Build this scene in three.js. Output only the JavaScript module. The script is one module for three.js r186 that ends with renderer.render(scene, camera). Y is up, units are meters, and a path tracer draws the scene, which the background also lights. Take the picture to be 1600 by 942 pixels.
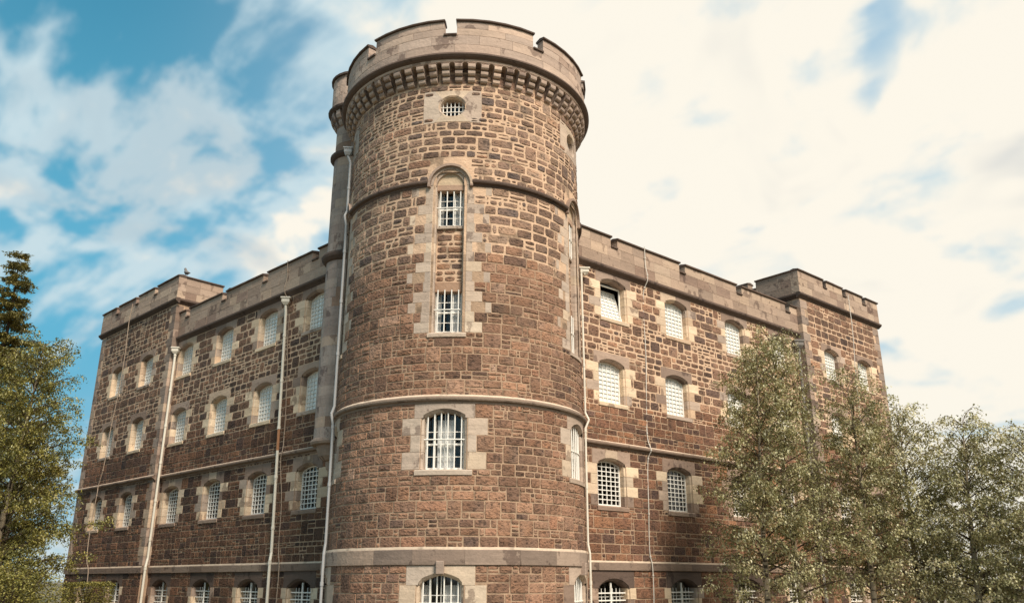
import * as THREE from 'three';
import { mergeGeometries } from 'three/addons/utils/BufferGeometryUtils.js';
import { ImprovedNoise } from 'three/addons/math/ImprovedNoise.js';

// ---------------------------------------------------------------- camera
const scene = new THREE.Scene();
const camera = new THREE.PerspectiveCamera(39.63, 1024 / 602, 0.1, 1500);
camera.position.set(0, 1.469, 28.62);
{
  const yaw = 0.0621, pitch = 0.3233;
  camera.lookAt(Math.sin(yaw) * Math.cos(pitch), 1.469 + Math.sin(pitch), 28.62 - Math.cos(yaw) * Math.cos(pitch));
}
camera.updateMatrixWorld(true);
const renderer = new THREE.WebGLRenderer();
renderer.toneMapping = THREE.LinearToneMapping;
renderer.shadowMap.enabled = true;
const EXPOSURE = 1.25;
renderer.toneMappingExposure = EXPOSURE;

// ---------------------------------------------------------------- random
function rng(seed) { let a = seed >>> 0; return () => { a = (a + 0x6D2B79F5) | 0; let t = Math.imul(a ^ (a >>> 15), 1 | a); t = (t + Math.imul(t ^ (t >>> 7), 61 | t)) ^ t; return ((t ^ (t >>> 14)) >>> 0) / 4294967296; }; }
const R0 = rng(7);
const rr = (a, b, r = R0) => a + (b - a) * r();
const clamp = (x, a = 0, b = 1) => Math.min(b, Math.max(a, x));
const sstep = (a, b, x) => { const t = clamp((x - a) / (b - a)); return t * t * (3 - 2 * t); };
const mix = (a, b, t) => a + (b - a) * t;
const mix3 = (a, b, t) => [mix(a[0], b[0], t), mix(a[1], b[1], t), mix(a[2], b[2], t)];

// ---------------------------------------------------------------- sky (computed air and cloud) and sun
{
  const W = 2560, H = 1280, data = new Float32Array(W * H * 4);
  const P = new ImprovedNoise();
  const fbm = (x, y, z, o) => { let s = 0, a = 0.5, f = 1; for (let i = 0; i < o; i++) { s += a * P.noise(x * f + i * 17.3, y * f + 5.1 * i, z * f + 2.7); a *= 0.52; f *= 2.03; } return s; };
  const dirOf = (azd, eld) => { const a = azd * Math.PI / 180, e = eld * Math.PI / 180; return [Math.sin(a) * Math.cos(e), Math.sin(e), -Math.cos(a) * Math.cos(e)]; };
  // gaps and banks of cloud: azimuth (right of -z), elevation, width, strength of cover
  const banks = [[-13, 35, 4, -0.3], [-30, 35, 5, -0.35], [-26, 15, 5, -0.2], [-19, 19.5, 3, -0.2], [-9, 18, 4, 0.4], [-9.5, 26, 5, 0.3], [-16, 26, 6, 0.15],
    [31.5, 33.8, 1.6, -0.42], [29.8, 31.5, 1.5, -0.4], [33.5, 35, 1.5, -0.3], [26, 24.5, 1.8, -0.35], [20, 21, 2.6, -0.4], [-27, 26, 6, 0.1]].map(([a, e, w, s]) => [dirOf(a, e), w * Math.PI / 180, s]);
  for (let j = 0; j < H; j++) {
    const el = ((j + 0.5) / H - 0.5) * Math.PI;
    for (let i = 0; i < W; i++) {
      const k = (j * W + i) * 4; let c;
      if (el < 0) c = [0.30, 0.26, 0.2];
      else {
        const th = ((i + 0.5) / W - 0.5) * 2 * Math.PI;
        const x = Math.cos(th) * Math.cos(el), z = Math.sin(th) * Math.cos(el), y = Math.sin(el);
        const az = Math.atan2(x, -z);
        const m = Math.cos(az - 75 * Math.PI / 180);
        // plane of cloud overhead, stretched towards the horizon
        const q = 1 / (y + 0.3), px = x * q, pz = z * q;
        const wx = fbm(px * 1.6 + 3.1, 1.7, pz * 1.6, 4), wz = fbm(px * 1.6 - 8.2, 4.4, pz * 1.6, 4);
        const big = fbm(px * 1.9 + wx * 0.4 + 11, 0.3, pz * 1.9 + wz * 0.4, 3);
        const puff = fbm(px * 6.0 + wx * 1.2, 2.2, pz * 6.0 + wz * 1.2 + 6, 8);
        const wisp = fbm((px + pz) * 4.5 + wx, 7.7, (pz - px) * 12 + wz, 7);
        const b = sstep(-0.22, 0.40, m);
        let cover = 0.50 + 0.60 * b + big * (0.95 - 0.35 * b) + puff * (1.25 - 0.35 * b) + wisp * (0.95 - 0.5 * b);
        const dx = x + wx * 0.10 + puff * 0.07, dy = y + wz * 0.10 + wisp * 0.05, dz = z + wx * 0.05 - puff * 0.05;
        for (const [d, w, s] of banks) { const dd = Math.acos(clamp((dx * d[0] + dy * d[1] + dz * d[2]) / Math.hypot(dx, dy, dz), -1, 1)) / w; if (dd < 3) cover += s * Math.exp(-dd * dd * 0.8) * (1 + 3.2 * puff); }
        const low = sstep(0.0, 0.75, 1 - y);
        const air = mix3([0.03, 0.195, 0.33], [0.13, 0.46, 0.66], low * low);
        const airB = mix3(air, [0.42, 0.60, 0.76], b * 0.8);
        const cool = [0.58, 0.73, 0.79], cream = [0.99, 0.935, 0.82];
        const lit = sstep(0.60, 1.0, cover * 0.60 + b * 0.42 + puff * 0.35);
        let cloud = mix3(cool, cream, lit);
        const g = sstep(0.02, 0.36, fbm(px * 1.9 + 4.4 + wx * 1.2, 9.1, pz * 1.9 - 2.2 + wz * 1.2, 5) + 0.15 * puff);
        cloud = mix3(cloud, mix3([0.40, 0.53, 0.61], [0.66, 0.68, 0.67], b), g * 0.85 * (0.6 + 0.4 * b));
        c = mix3(airB, cloud, sstep(0.16, 0.80, cover));
        c = mix3(c, [0.86, 0.86, 0.80], 0.35 * sstep(0.25, 0.0, y));
      }
      data[k] = c[0] / EXPOSURE; data[k + 1] = c[1] / EXPOSURE; data[k + 2] = c[2] / EXPOSURE; data[k + 3] = 1;
    }
  }
  const sky = new THREE.DataTexture(data, W, H, THREE.RGBAFormat, THREE.FloatType);
  sky.mapping = THREE.EquirectangularReflectionMapping; sky.magFilter = THREE.LinearFilter; sky.minFilter = THREE.LinearFilter; sky.needsUpdate = true;
  scene.background = sky; scene.environment = sky;
}
{
  const az = 26 * Math.PI / 180, el = 45 * Math.PI / 180;          // a little right of the viewer, behind the lens, veiled by cloud
  const sun = new THREE.DirectionalLight(new THREE.Color().setRGB(1, 0.90, 0.77), 4.1);
  sun.position.set(Math.sin(az) * Math.cos(el) * 120, Math.sin(el) * 120, Math.cos(az) * Math.cos(el) * 120);
  sun.castShadow = true; sun.shadow.radius = 36; sun.shadow.mapSize.set(4096, 4096);
  Object.assign(sun.shadow.camera, { left: -45, right: 45, top: 40, bottom: -40, near: 10, far: 260 });
  scene.add(sun); scene.add(sun.target);
}

// ---------------------------------------------------------------- names
const taken = {};
function numbered(name) { const n = taken[name] = (taken[name] ?? -1) + 1; return n ? name + '_' + String(n).padStart(3, '0') : name; }
function thing(name, label, category, pos = [0, 0, 0], turn = 0, group) {
  const o = new THREE.Group(); o.name = numbered(name); o.position.set(...pos); o.rotation.y = turn;
  o.userData = { label, category }; if (group) o.userData.group = group; scene.add(o); o.updateMatrixWorld(true); return o;
}
function sub(name, parent) { const g = new THREE.Group(); g.name = name; parent.add(g); return g; }
function mesh(name, geo, mat, parent) { const m = new THREE.Mesh(geo, mat); m.name = name; m.castShadow = m.receiveShadow = true; parent.add(m); return m; }

// ---------------------------------------------------------------- textures
function lattice(n, r) { const a = new Float32Array(n * n); for (let i = 0; i < a.length; i++) a[i] = r(); return a; }
function tileFbm(size, base, oct, seed, sx = 1, sy = 1, gain = 0.55) {
  const out = new Float32Array(size * size), r = rng(seed); let amp = 1, tot = 0;
  for (let o = 0; o < oct; o++) {
    const nx = Math.max(1, Math.round(base * sx * 2 ** o)), ny = Math.max(1, Math.round(base * sy * 2 ** o)), n = Math.max(nx, ny), L = lattice(n, r);
    for (let j = 0; j < size; j++) {
      const fy = j / size * ny, y0 = Math.floor(fy), ty = fy - y0, wy = ty * ty * (3 - 2 * ty), ya = y0 % ny, yb = (y0 + 1) % ny;
      for (let i = 0; i < size; i++) {
        const fx = i / size * nx, x0 = Math.floor(fx), tx = fx - x0, wx = tx * tx * (3 - 2 * tx), xa = x0 % nx, xb = (x0 + 1) % nx;
        out[j * size + i] += amp * mix(mix(L[ya * n + xa], L[ya * n + xb], wx), mix(L[yb * n + xa], L[yb * n + xb], wx), wy);
      }
    }
    tot += amp; amp *= gain;
  }
  for (let i = 0; i < out.length; i++) out[i] /= tot;
  return out;
}
function tex(size, metres, fn, srgb) {
  const d = new Uint8Array(size * size * 4);
  for (let i = 0; i < size * size; i++) { const c = fn(i); for (let k = 0; k < 3; k++) { let v = clamp(c[k]); if (srgb) v = v <= 0.0031308 ? v * 12.92 : 1.055 * v ** (1 / 2.4) - 0.055; d[i * 4 + k] = Math.round(v * 255); } d[i * 4 + 3] = 255; }
  const t = new THREE.DataTexture(d, size, size); t.wrapS = t.wrapT = THREE.RepeatWrapping; t.magFilter = THREE.LinearFilter; t.minFilter = THREE.LinearMipmapLinearFilter; t.generateMipmaps = true;
  if (srgb) t.colorSpace = THREE.SRGBColorSpace; t.repeat.set(1 / metres, 1 / metres); t.needsUpdate = true; return t;
}
const M = {};
{
  const S = 1024;
  const a = tileFbm(S, 8, 6, 11, 1, 1, 0.68), b = tileFbm(S, 5, 4, 12), c = tileFbm(S, 48, 3, 13), p = tileFbm(S, 26, 3, 14, 1, 1.7);
  // rubble: pitted, broken faces
  const rubMap = tex(S, 2.0, i => { const pit = sstep(0.42, 0.30, p[i]), v = 0.54 + 0.70 * (a[i] - 0.5) + 0.31 - 0.42 * pit + 0.12 * (c[i] - 0.5), w = b[i] - 0.5; return [v * (1 + 0.22 * w), v * (1 + 0.02 * w), v * (1 - 0.2 * w)]; }, true);
  const rubBump = tex(S, 2.0, i => { const v = 0.55 * a[i] + 0.35 * p[i] + 0.2 * c[i]; return [v, v, v]; });
  M.stone = new THREE.MeshStandardMaterial({ vertexColors: true, map: rubMap, bumpMap: rubBump, bumpScale: 0.075, roughness: 0.95 });
  // mortar
  const morMap = tex(S, 2.6, i => { const v = 0.62 + 0.42 * a[i] + 0.2 * (c[i] - 0.5) - 0.35 * sstep(0.56, 0.70, b[i]); return [v, v * 0.985, v * 0.96]; }, true);
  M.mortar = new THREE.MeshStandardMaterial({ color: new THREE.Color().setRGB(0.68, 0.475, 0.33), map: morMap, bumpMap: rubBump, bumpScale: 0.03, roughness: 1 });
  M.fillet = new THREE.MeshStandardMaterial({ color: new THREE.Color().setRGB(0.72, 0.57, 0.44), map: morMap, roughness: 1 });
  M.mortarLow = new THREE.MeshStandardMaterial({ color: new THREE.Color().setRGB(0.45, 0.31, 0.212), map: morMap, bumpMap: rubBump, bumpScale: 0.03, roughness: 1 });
  // dressed sandstone: bedding, soot stains, lichen specks
  const bed = tileFbm(S, 3, 5, 21, 1, 7), st = tileFbm(S, 4, 6, 22, 1, 0.75, 0.62), sp = tileFbm(S, 64, 2, 23), big = tileFbm(S, 2, 3, 24);
  const ashMap = tex(S, 3.2, i => { const soot = sstep(0.515, 0.565, st[i] + 0.22 * (big[i] - 0.5) + 0.08 * (sp[i] - 0.5)), v = 0.90 + 0.34 * (bed[i] - 0.5) + 0.22 * (a[i] - 0.5) + 0.14 * (sp[i] - 0.5); const lich = sstep(0.60, 0.68, bed[i] * 0.5 + sp[i] * 0.5); return mix3(mix3([v, v * 0.99, v * 0.97], [v * 0.46, v * 0.42, v * 0.41], soot * 0.85), [v * 0.95, v * 0.95, v * 0.92], lich * 0.35); }, true);
  const ashBump = tex(S, 3.2, i => { const v = 0.4 * bed[i] + 0.3 * a[i] + 0.3 * c[i]; return [v, v, v]; });
  M.ashlar = new THREE.MeshStandardMaterial({ vertexColors: true, map: ashMap, bumpMap: ashBump, bumpScale: 0.03, roughness: 0.92 });
  const pm = tex(512, 1.5, i => { const k = Math.floor(i / 512) * 2 * S + (i % 512) * 2, r = sstep(0.60, 0.68, st[k]), v = 0.86 + 0.2 * (a[k] - 0.5); return mix3([v, v * 0.985, v * 0.95], [v * 0.48, v * 0.26, v * 0.14], r * 0.8); }, true);
  M.white = new THREE.MeshStandardMaterial({ color: new THREE.Color().setRGB(0.82, 0.785, 0.72), roughness: 0.5 });
  M.pipeWhite = new THREE.MeshStandardMaterial({ color: new THREE.Color().setRGB(0.80, 0.74, 0.64), map: pm, roughness: 0.45 });
  M.pipeBlue = new THREE.MeshStandardMaterial({ color: new THREE.Color().setRGB(0.44, 0.44, 0.45), map: pm, roughness: 0.5 });
  M.pipeGrey = new THREE.MeshStandardMaterial({ color: new THREE.Color().setRGB(0.20, 0.18, 0.165), map: pm, roughness: 0.6 });
  M.rust = new THREE.MeshStandardMaterial({ color: new THREE.Color().setRGB(0.42, 0.20, 0.10), map: pm, roughness: 0.8 });
  M.iron = new THREE.MeshStandardMaterial({ color: new THREE.Color().setRGB(0.10, 0.085, 0.075), roughness: 0.6, metalness: 0.3 });
  M.cable = new THREE.MeshStandardMaterial({ color: new THREE.Color().setRGB(0.36, 0.27, 0.20), roughness: 0.8 });
  M.copper = new THREE.MeshStandardMaterial({ color: new THREE.Color().setRGB(0.62, 0.57, 0.50), roughness: 0.6 });
  M.frost = new THREE.MeshPhysicalMaterial({ color: new THREE.Color().setRGB(0.74, 0.755, 0.73), roughness: 0.2, specularIntensity: 1, ior: 1.6 });
  M.clear = new THREE.MeshPhysicalMaterial({ color: 0xffffff, transmission: 1, thickness: 0, roughness: 0.03, ior: 1.52 });
  M.curtain = new THREE.MeshStandardMaterial({ color: new THREE.Color().setRGB(0.62, 0.62, 0.60), roughness: 1, side: THREE.DoubleSide });
  M.inside = new THREE.MeshStandardMaterial({ color: new THREE.Color().setRGB(0.16, 0.14, 0.12), roughness: 1 });
  M.lead = new THREE.MeshStandardMaterial({ color: new THREE.Color().setRGB(0.14, 0.14, 0.145), roughness: 0.8 });
  M.a = a; M.b = b;
}

// ---------------------------------------------------------------- mesh building in wall coordinates (u right, y up, d outward)
const flat = (u, y, d) => [u, y, d];
const RT = 4.2;
const drum = (u, y, d) => { const t = u / RT, r = RT + d; return [r * Math.sin(t), y, r * Math.cos(t)]; };
class MB {
  constructor(frame = flat) { this.f = frame; this.p = []; this.t = []; this.c = []; this.col = [1, 1, 1]; this.o = [0, 0]; }
  tint(c) { this.col = c; return this; }
  shift(a, b) { this.o = [a, b]; return this; }
  tri(a, b, c) {
    const e = [b[0] - a[0], b[1] - a[1], b[2] - a[2]], g = [c[0] - a[0], c[1] - a[1], c[2] - a[2]];
    const nu = Math.abs(e[1] * g[2] - e[2] * g[1]), ny = Math.abs(e[2] * g[0] - e[0] * g[2]), nd = Math.abs(e[0] * g[1] - e[1] * g[0]);
    for (const v of [a, b, c]) {
      this.p.push(...this.f(v[0], v[1], v[2])); this.c.push(...this.col);
      if (nd >= nu && nd >= ny) this.t.push(v[0] + this.o[0], v[1] + this.o[1]);
      else if (nu >= ny) this.t.push(v[2] + this.o[0] + 0.37, v[1] + this.o[1]);
      else this.t.push(v[0] + this.o[0], v[2] + this.o[1] + 0.53);
    }
    return this;
  }
  quad(a, b, c, d) { return this.tri(a, b, c).tri(a, c, d); }
  // chamfered block; seg cuts it along u so that it can follow the drum
  box(u0, u1, y0, y1, d0, d1, ch = 0.012, seg = 1, back = false) {
    ch = Math.min(ch, (u1 - u0) * 0.3, (y1 - y0) * 0.3);
    const ua = u0 + ch, ub = u1 - ch, ya = y0 + ch, yb = y1 - ch, dc = d1 - ch;
    for (let k = 0; k < seg; k++) {
      const f0 = k / seg, f1 = (k + 1) / seg, A = mix(ua, ub, f0), B = mix(ua, ub, f1), C = mix(u0, u1, f0), D = mix(u0, u1, f1);
      this.quad([A, ya, d1], [B, ya, d1], [B, yb, d1], [A, yb, d1]);
      if (ch > 0) { this.quad([C, y0, dc], [D, y0, dc], [B, ya, d1], [A, ya, d1]); this.quad([A, yb, d1], [B, yb, d1], [D, y1, dc], [C, y1, dc]); }
      this.quad([C, y0, d0], [D, y0, d0], [D, y0, dc], [C, y0, dc]); this.quad([C, y1, dc], [D, y1, dc], [D, y1, d0], [C, y1, d0]);
      if (back) this.quad([D, y0, d0], [C, y0, d0], [C, y1, d0], [D, y1, d0]);
    }
    if (ch > 0) { this.quad([u0, y0, dc], [ua, ya, d1], [ua, yb, d1], [u0, y1, dc]); this.quad([ub, ya, d1], [u1, y0, dc], [u1, y1, dc], [ub, yb, d1]); }
    this.quad([u0, y0, d0], [u0, y0, dc], [u0, y1, dc], [u0, y1, d0]); this.quad([u1, y0, dc], [u1, y0, d0], [u1, y1, d0], [u1, y1, dc]);
    return this;
  }
  // profile [[d, y] ...] swept along u
  sweep(prof, u0, u1, seg = 1, wob = 0, caps = true) {
    const ring = k => { const j = wob ? (Math.sin(k * 12.9898 + u0) * 43758.5 % 1) * wob : 0; return prof.map(([d, y]) => [mix(u0, u1, k / seg), y + j, d + j * 0.7]); };
    let a = ring(0);
    for (let k = 0; k < seg; k++) { const b = ring(k + 1); for (let i = 0; i + 1 < prof.length; i++) this.quad(a[i], b[i], b[i + 1], a[i + 1]); a = b; }
    if (caps) for (const [uu, s] of [[u0, 1], [u1, -1]]) for (let i = 1; i + 1 < prof.length; i++) { const q = [prof[0], prof[i], prof[i + 1]].map(([d, y]) => [uu, y, d]); s > 0 ? this.tri(q[0], q[1], q[2]) : this.tri(q[0], q[2], q[1]); }
    return this;
  }
  tube(pts, rad, sides = 6, caps = false) {
    const P = pts.map(p => new THREE.Vector3(...p)); let prev = null; const N = P.length;
    let up = new THREE.Vector3(0.31, 0.2, 0.93).normalize();
    for (let i = 0; i < N; i++) {
      const T = new THREE.Vector3().subVectors(P[Math.min(N - 1, i + 1)], P[Math.max(0, i - 1)]).normalize();
      const X = new THREE.Vector3().crossVectors(T, up).normalize(), Y = new THREE.Vector3().crossVectors(X, T).normalize(); up = Y;
      const r = Array.isArray(rad) ? rad[i] : rad, ring = [];
      for (let k = 0; k < sides; k++) { const a = k / sides * 2 * Math.PI; const v = P[i].clone().addScaledVector(X, Math.cos(a) * r).addScaledVector(Y, Math.sin(a) * r); ring.push([v.x, v.y, v.z]); }
      if (prev) for (let k = 0; k < sides; k++) this.quad(prev[k], ring[k], ring[(k + 1) % sides], prev[(k + 1) % sides]);
      if (caps && (i === 0 || i === N - 1)) for (let k = 1; k + 1 < sides; k++) i ? this.tri(ring[0], ring[k + 1], ring[k]) : this.tri(ring[0], ring[k], ring[k + 1]);
      prev = ring;
    }
    return this;
  }
  geo(smooth = false) {
    const g = new THREE.BufferGeometry();
    g.setAttribute('position', new THREE.Float32BufferAttribute(this.p, 3)); g.setAttribute('uv', new THREE.Float32BufferAttribute(this.t, 2)); g.setAttribute('color', new THREE.Float32BufferAttribute(this.c, 3));
    g.computeVertexNormals(); return g;
  }
}

// ---------------------------------------------------------------- colours of stone (linear base colours)
const jit = (c, k, r = R0) => { const f = 1 + (r() - 0.5) * 2 * k, h = (r() - 0.5) * k * 0.35; return [clamp(c[0] * f * (1 + h), 0, 0.9), clamp(c[1] * f, 0, 0.9), clamp(c[2] * f * (1 - h), 0, 0.9)]; };
const pickW = (list, r = R0) => { let t = 0; for (const l of list) t += l[0]; let x = r() * t; for (const l of list) { x -= l[0]; if (x <= 0) return l[1]; } return list[0][1]; };
const PAL = {
  towerLow: [[6, [0.30, 0.166, 0.102]], [4, [0.255, 0.14, 0.088]], [2, [0.355, 0.205, 0.13]], [1.2, [0.175, 0.10, 0.068]], [0.8, [0.335, 0.172, 0.103]]],
  towerUp: [[6, [0.315, 0.196, 0.132]], [4, [0.265, 0.16, 0.108]], [2, [0.38, 0.242, 0.16]], [0.9, [0.165, 0.111, 0.087]], [0.8, [0.35, 0.195, 0.122]]],
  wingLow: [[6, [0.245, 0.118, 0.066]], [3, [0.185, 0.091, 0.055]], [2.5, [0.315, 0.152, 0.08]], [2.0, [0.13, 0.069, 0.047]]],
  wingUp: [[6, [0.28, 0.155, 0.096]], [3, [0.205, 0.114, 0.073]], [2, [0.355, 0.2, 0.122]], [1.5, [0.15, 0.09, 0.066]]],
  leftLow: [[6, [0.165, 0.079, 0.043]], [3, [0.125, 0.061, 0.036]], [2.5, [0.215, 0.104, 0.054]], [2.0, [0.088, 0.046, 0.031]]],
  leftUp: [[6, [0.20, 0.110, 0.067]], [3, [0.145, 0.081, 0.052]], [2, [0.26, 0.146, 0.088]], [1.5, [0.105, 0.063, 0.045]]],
  cream: [[5, [0.74, 0.57, 0.405]], [3, [0.67, 0.515, 0.375]], [2.2, [0.45, 0.345, 0.275]], [1, [0.58, 0.41, 0.28]]],
  creamTower: [[4, [0.52, 0.41, 0.325]], [3, [0.46, 0.36, 0.29]], [1, [0.57, 0.45, 0.34]]],
  head: [[3, [0.38, 0.275, 0.215]], [3, [0.28, 0.195, 0.15]], [1, [0.52, 0.385, 0.28]]],
  parapet: [[5, [0.41, 0.30, 0.23]], [3, [0.34, 0.245, 0.188]], [2, [0.48, 0.355, 0.265]], [1, [0.28, 0.19, 0.145]]],
  parapetTower: [[5, [0.48, 0.362, 0.292]], [3, [0.43, 0.322, 0.26]], [2, [0.53, 0.395, 0.31]], [0.7, [0.34, 0.245, 0.195]]],
  band: [[4, [0.34, 0.255, 0.205]], [3, [0.26, 0.19, 0.15]], [2, [0.43, 0.32, 0.25]]],
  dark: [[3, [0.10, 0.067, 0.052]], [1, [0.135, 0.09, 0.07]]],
  bandWing: [[4, [0.25, 0.175, 0.132]], [3, [0.19, 0.13, 0.098]], [1, [0.34, 0.245, 0.185]]],
  turret: [[4, [0.40, 0.32, 0.275]], [3, [0.345, 0.27, 0.235]], [1.5, [0.48, 0.36, 0.28]], [0.7, [0.30, 0.195, 0.14]]],
};
const dress = (mb, pal, k = 0.14) => mb.tint(jit(pickW(PAL[pal]), k)).shift(rr(0, 9), rr(0, 9));

// ---------------------------------------------------------------- rubble walling
function courses(y0, y1, breaks, avg) {
  const b = [y0, ...breaks.filter(v => v > y0 + 0.02 && v < y1 - 0.02), y1].sort((a, c) => a - c); const u = [b[0]];
  for (const v of b) if (v - u[u.length - 1] > 0.07) u.push(v); else if (v > u[u.length - 1]) u[u.length - 1] = u.length > 1 ? v : u[0];
  const out = [];
  for (let i = 0; i + 1 < u.length; i++) { const n = Math.max(1, Math.round((u[i + 1] - u[i]) / (avg * rr(0.9, 1.1)))); const cuts = [0]; for (let k = 1; k < n; k++) cuts.push((k + rr(-0.24, 0.24)) / n); cuts.push(1); for (let k = 0; k < n; k++) out.push([mix(u[i], u[i + 1], cuts[k]), mix(u[i], u[i + 1], cuts[k + 1])]); }
  return out;
}
function layStones(u0, u1, rows, blocked, wideAbove) {
  const out = []; blocked = [...blocked];
  for (let ri = 0; ri < rows.length; ri++) {
    const [ya, yb] = rows[ri], nx = rows[ri + 1];
    let free = [[u0, u1]];
    for (const [b0, b1, c0, c1] of blocked) if (Math.min(c1, yb) - Math.max(c0, ya) > 0.025) free = free.flatMap(([a, b]) => b1 <= a || b0 >= b ? [[a, b]] : [[a, b0], [b1, b]].filter(([p, q]) => q - p > 0.05));
    const h = yb - ya, ym = (ya + yb) / 2;
    for (const [a, b] of free) {
      let x = a;
      while (x < b - 0.03) {
        const wide = ym > wideAbove + 0.25 * Math.sin(x * 0.9 + 1.3), k = R0();
        let w, parts;
        if (k < 0.72) { w = h * rr(1.2, 2.6); parts = [0, 1]; }
        else if (k < 0.88) { w = h * rr(1.0, 1.9); const s = rr(0.34, 0.66); parts = [0, s, 1]; }
        else { w = rr(0.10, 0.20); parts = R0() < 0.6 ? [0, rr(0.4, 0.6), 1] : [0, 1]; }
        if (b - x - w < 0.15) w = b - x;
        if (w > h * 2.9) w /= 2;
        // a jumper through two courses
        if (parts.length === 2 && nx && k < 0.10 && w > 0.28 && w > (nx[1] - ya) * 0.8 && nx[1] - ya < 0.56 && !blocked.some(([b0, b1, c0, c1]) => b1 > x && b0 < x + w && c1 > ya + 0.02 && c0 < nx[1] - 0.02)) {
          if (w > 0.62) w = 0.62;
          out.push({ u0: x, u1: x + w, y0: ya, y1: nx[1], wide }); blocked.push([x, x + w, nx[0], nx[1]]); x += w; continue;
        }
        for (let i = 0; i + 1 < parts.length; i++) {
          const p0 = mix(ya, yb, parts[i]), p1 = mix(ya, yb, parts[i + 1]);
          let split = [x, x + w];
          if (parts.length > 2 && w > 0.4 && R0() < 0.3) split = [x, x + w * rr(0.35, 0.65), x + w];
          for (let j = 0; j + 1 < split.length; j++) out.push({ u0: split[j], u1: split[j + 1], y0: p0, y1: p1, wide });
        }
        x += w;
      }
    }
  }
  return out;
}
function cutStone(mb, s, proudBase) {
  const W = s.u1 - s.u0, H = s.y1 - s.y0, wide = s.wide, g = wide ? rr(0.012, 0.023) : rr(0.0045, 0.0085), j = wide ? Math.min(0.014, H * 0.07) : 0.006;
  let x0 = s.u0 + g, x1 = s.u1 - g, y0 = s.y0 + g, y1 = s.y1 - g; if (x1 - x0 < 0.035 || y1 - y0 < 0.045) return false;
  const cx = (x0 + x1) / 2, cy = (y0 + y1) / 2, q = () => rr(-j, j), round = wide ? Math.min(0.011, 0.09 * Math.min(W, H)) : 0.004;
  const out = [[x0 + Math.abs(q()) + round, y0 + Math.abs(q()) + round * 0.6], [cx + q() * 2, y0 + q() * 0.5], [x1 - Math.abs(q()) - round, y0 + Math.abs(q()) + round * 0.6], [x1 + q() * 0.5, cy + q()], [x1 - Math.abs(q()) - round, y1 - Math.abs(q()) - round * 0.6], [cx + q() * 2, y1 + q() * 0.5], [x0 + Math.abs(q()) + round, y1 - Math.abs(q()) - round * 0.6], [x0 + q() * 0.5, cy + q()]];
  const pr = proudBase * rr(0.6, 1.5), ins = Math.min(0.02, W * 0.2, H * 0.2);
  const inn = out.map(([u, y]) => [u + Math.sign(cx - u) * Math.min(ins, Math.abs(cx - u)), y + Math.sign(cy - y) * Math.min(ins, Math.abs(cy - y)), pr * rr(0.7, 1.15)]);
  const c = [cx + rr(-0.15, 0.15) * W, cy + rr(-0.15, 0.15) * H, pr * rr(0.95, 1.6)];
  const o3 = out.map(([u, y]) => [u, y, -0.02]);
  for (let i = 0; i < 8; i++) { const n = (i + 1) % 8; mb.quad(o3[i], o3[n], inn[n], inn[i]); mb.tri(inn[i], inn[n], c); }
  return true;
}
const camDir = new THREE.Vector3(), PN = new ImprovedNoise();
const patch = (u, y) => clamp(1.0 + 0.55 * PN.noise(u * 0.55, y * 0.8, 3.3) + 0.4 * PN.noise(u * 1.7, y * 2.1, 8.1), 0.55, 1.4);
function walling(parent, frame, stones, palette, proud = 0.016, most = 300) {
  const v = new THREE.Vector3(), n = new THREE.Vector3();
  for (const s of stones) {
    const cu = (s.u0 + s.u1) / 2, cy = (s.y0 + s.y1) / 2; v.set(...frame(cu, cy, 0)); n.set(...frame(cu, cy, 1)).sub(v);
    v.applyMatrix4(parent.matrixWorld); n.transformDirection(parent.matrixWorld);
    camDir.subVectors(camera.position, v); const dist = camDir.length(), f = n.dot(camDir) / dist; const pj = v.clone().project(camera);
    s.f = f; s.score = (Math.abs(pj.x) < 0.98 && Math.abs(pj.y) < 0.98 && f > 0.1) ? (s.u1 - s.u0) * (s.y1 - s.y0) * f / dist / dist : 0;
  }
  const order = [...stones].sort((a, b) => b.score - a.score), solo = new Set(order.slice(0, most).filter(s => s.score > 0));
  const rest = new MB(frame);
  for (const s of stones) {
    const mb = solo.has(s) ? new MB(frame) : rest;
    const wz = patch(s.u0, s.y0), base = pickW(PAL[palette(s)]).map((v, i) => v * wz * (i === 2 ? 1.02 : 1));
    mb.tint(jit(base, 0.15)).shift(rr(0, 12), rr(0, 12));
    if (cutStone(mb, s, proud) && mb !== rest) mesh('rubble_stone', mb.geo(), M.stone, parent);
  }
  const m = mesh('rubble_walling', rest.geo(), M.stone, parent); m.userData.kind = 'stuff';
}

// ---------------------------------------------------------------- windows
function archFn(c, w, spring, apex) { const a = w / 2, h = apex - spring, rad = (a * a + h * h) / (2 * h), yc = apex - rad; return u => { const x = Math.min(Math.abs(u - c), a); return yc + Math.sqrt(Math.max(0, rad * rad - x * x)); }; }
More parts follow.
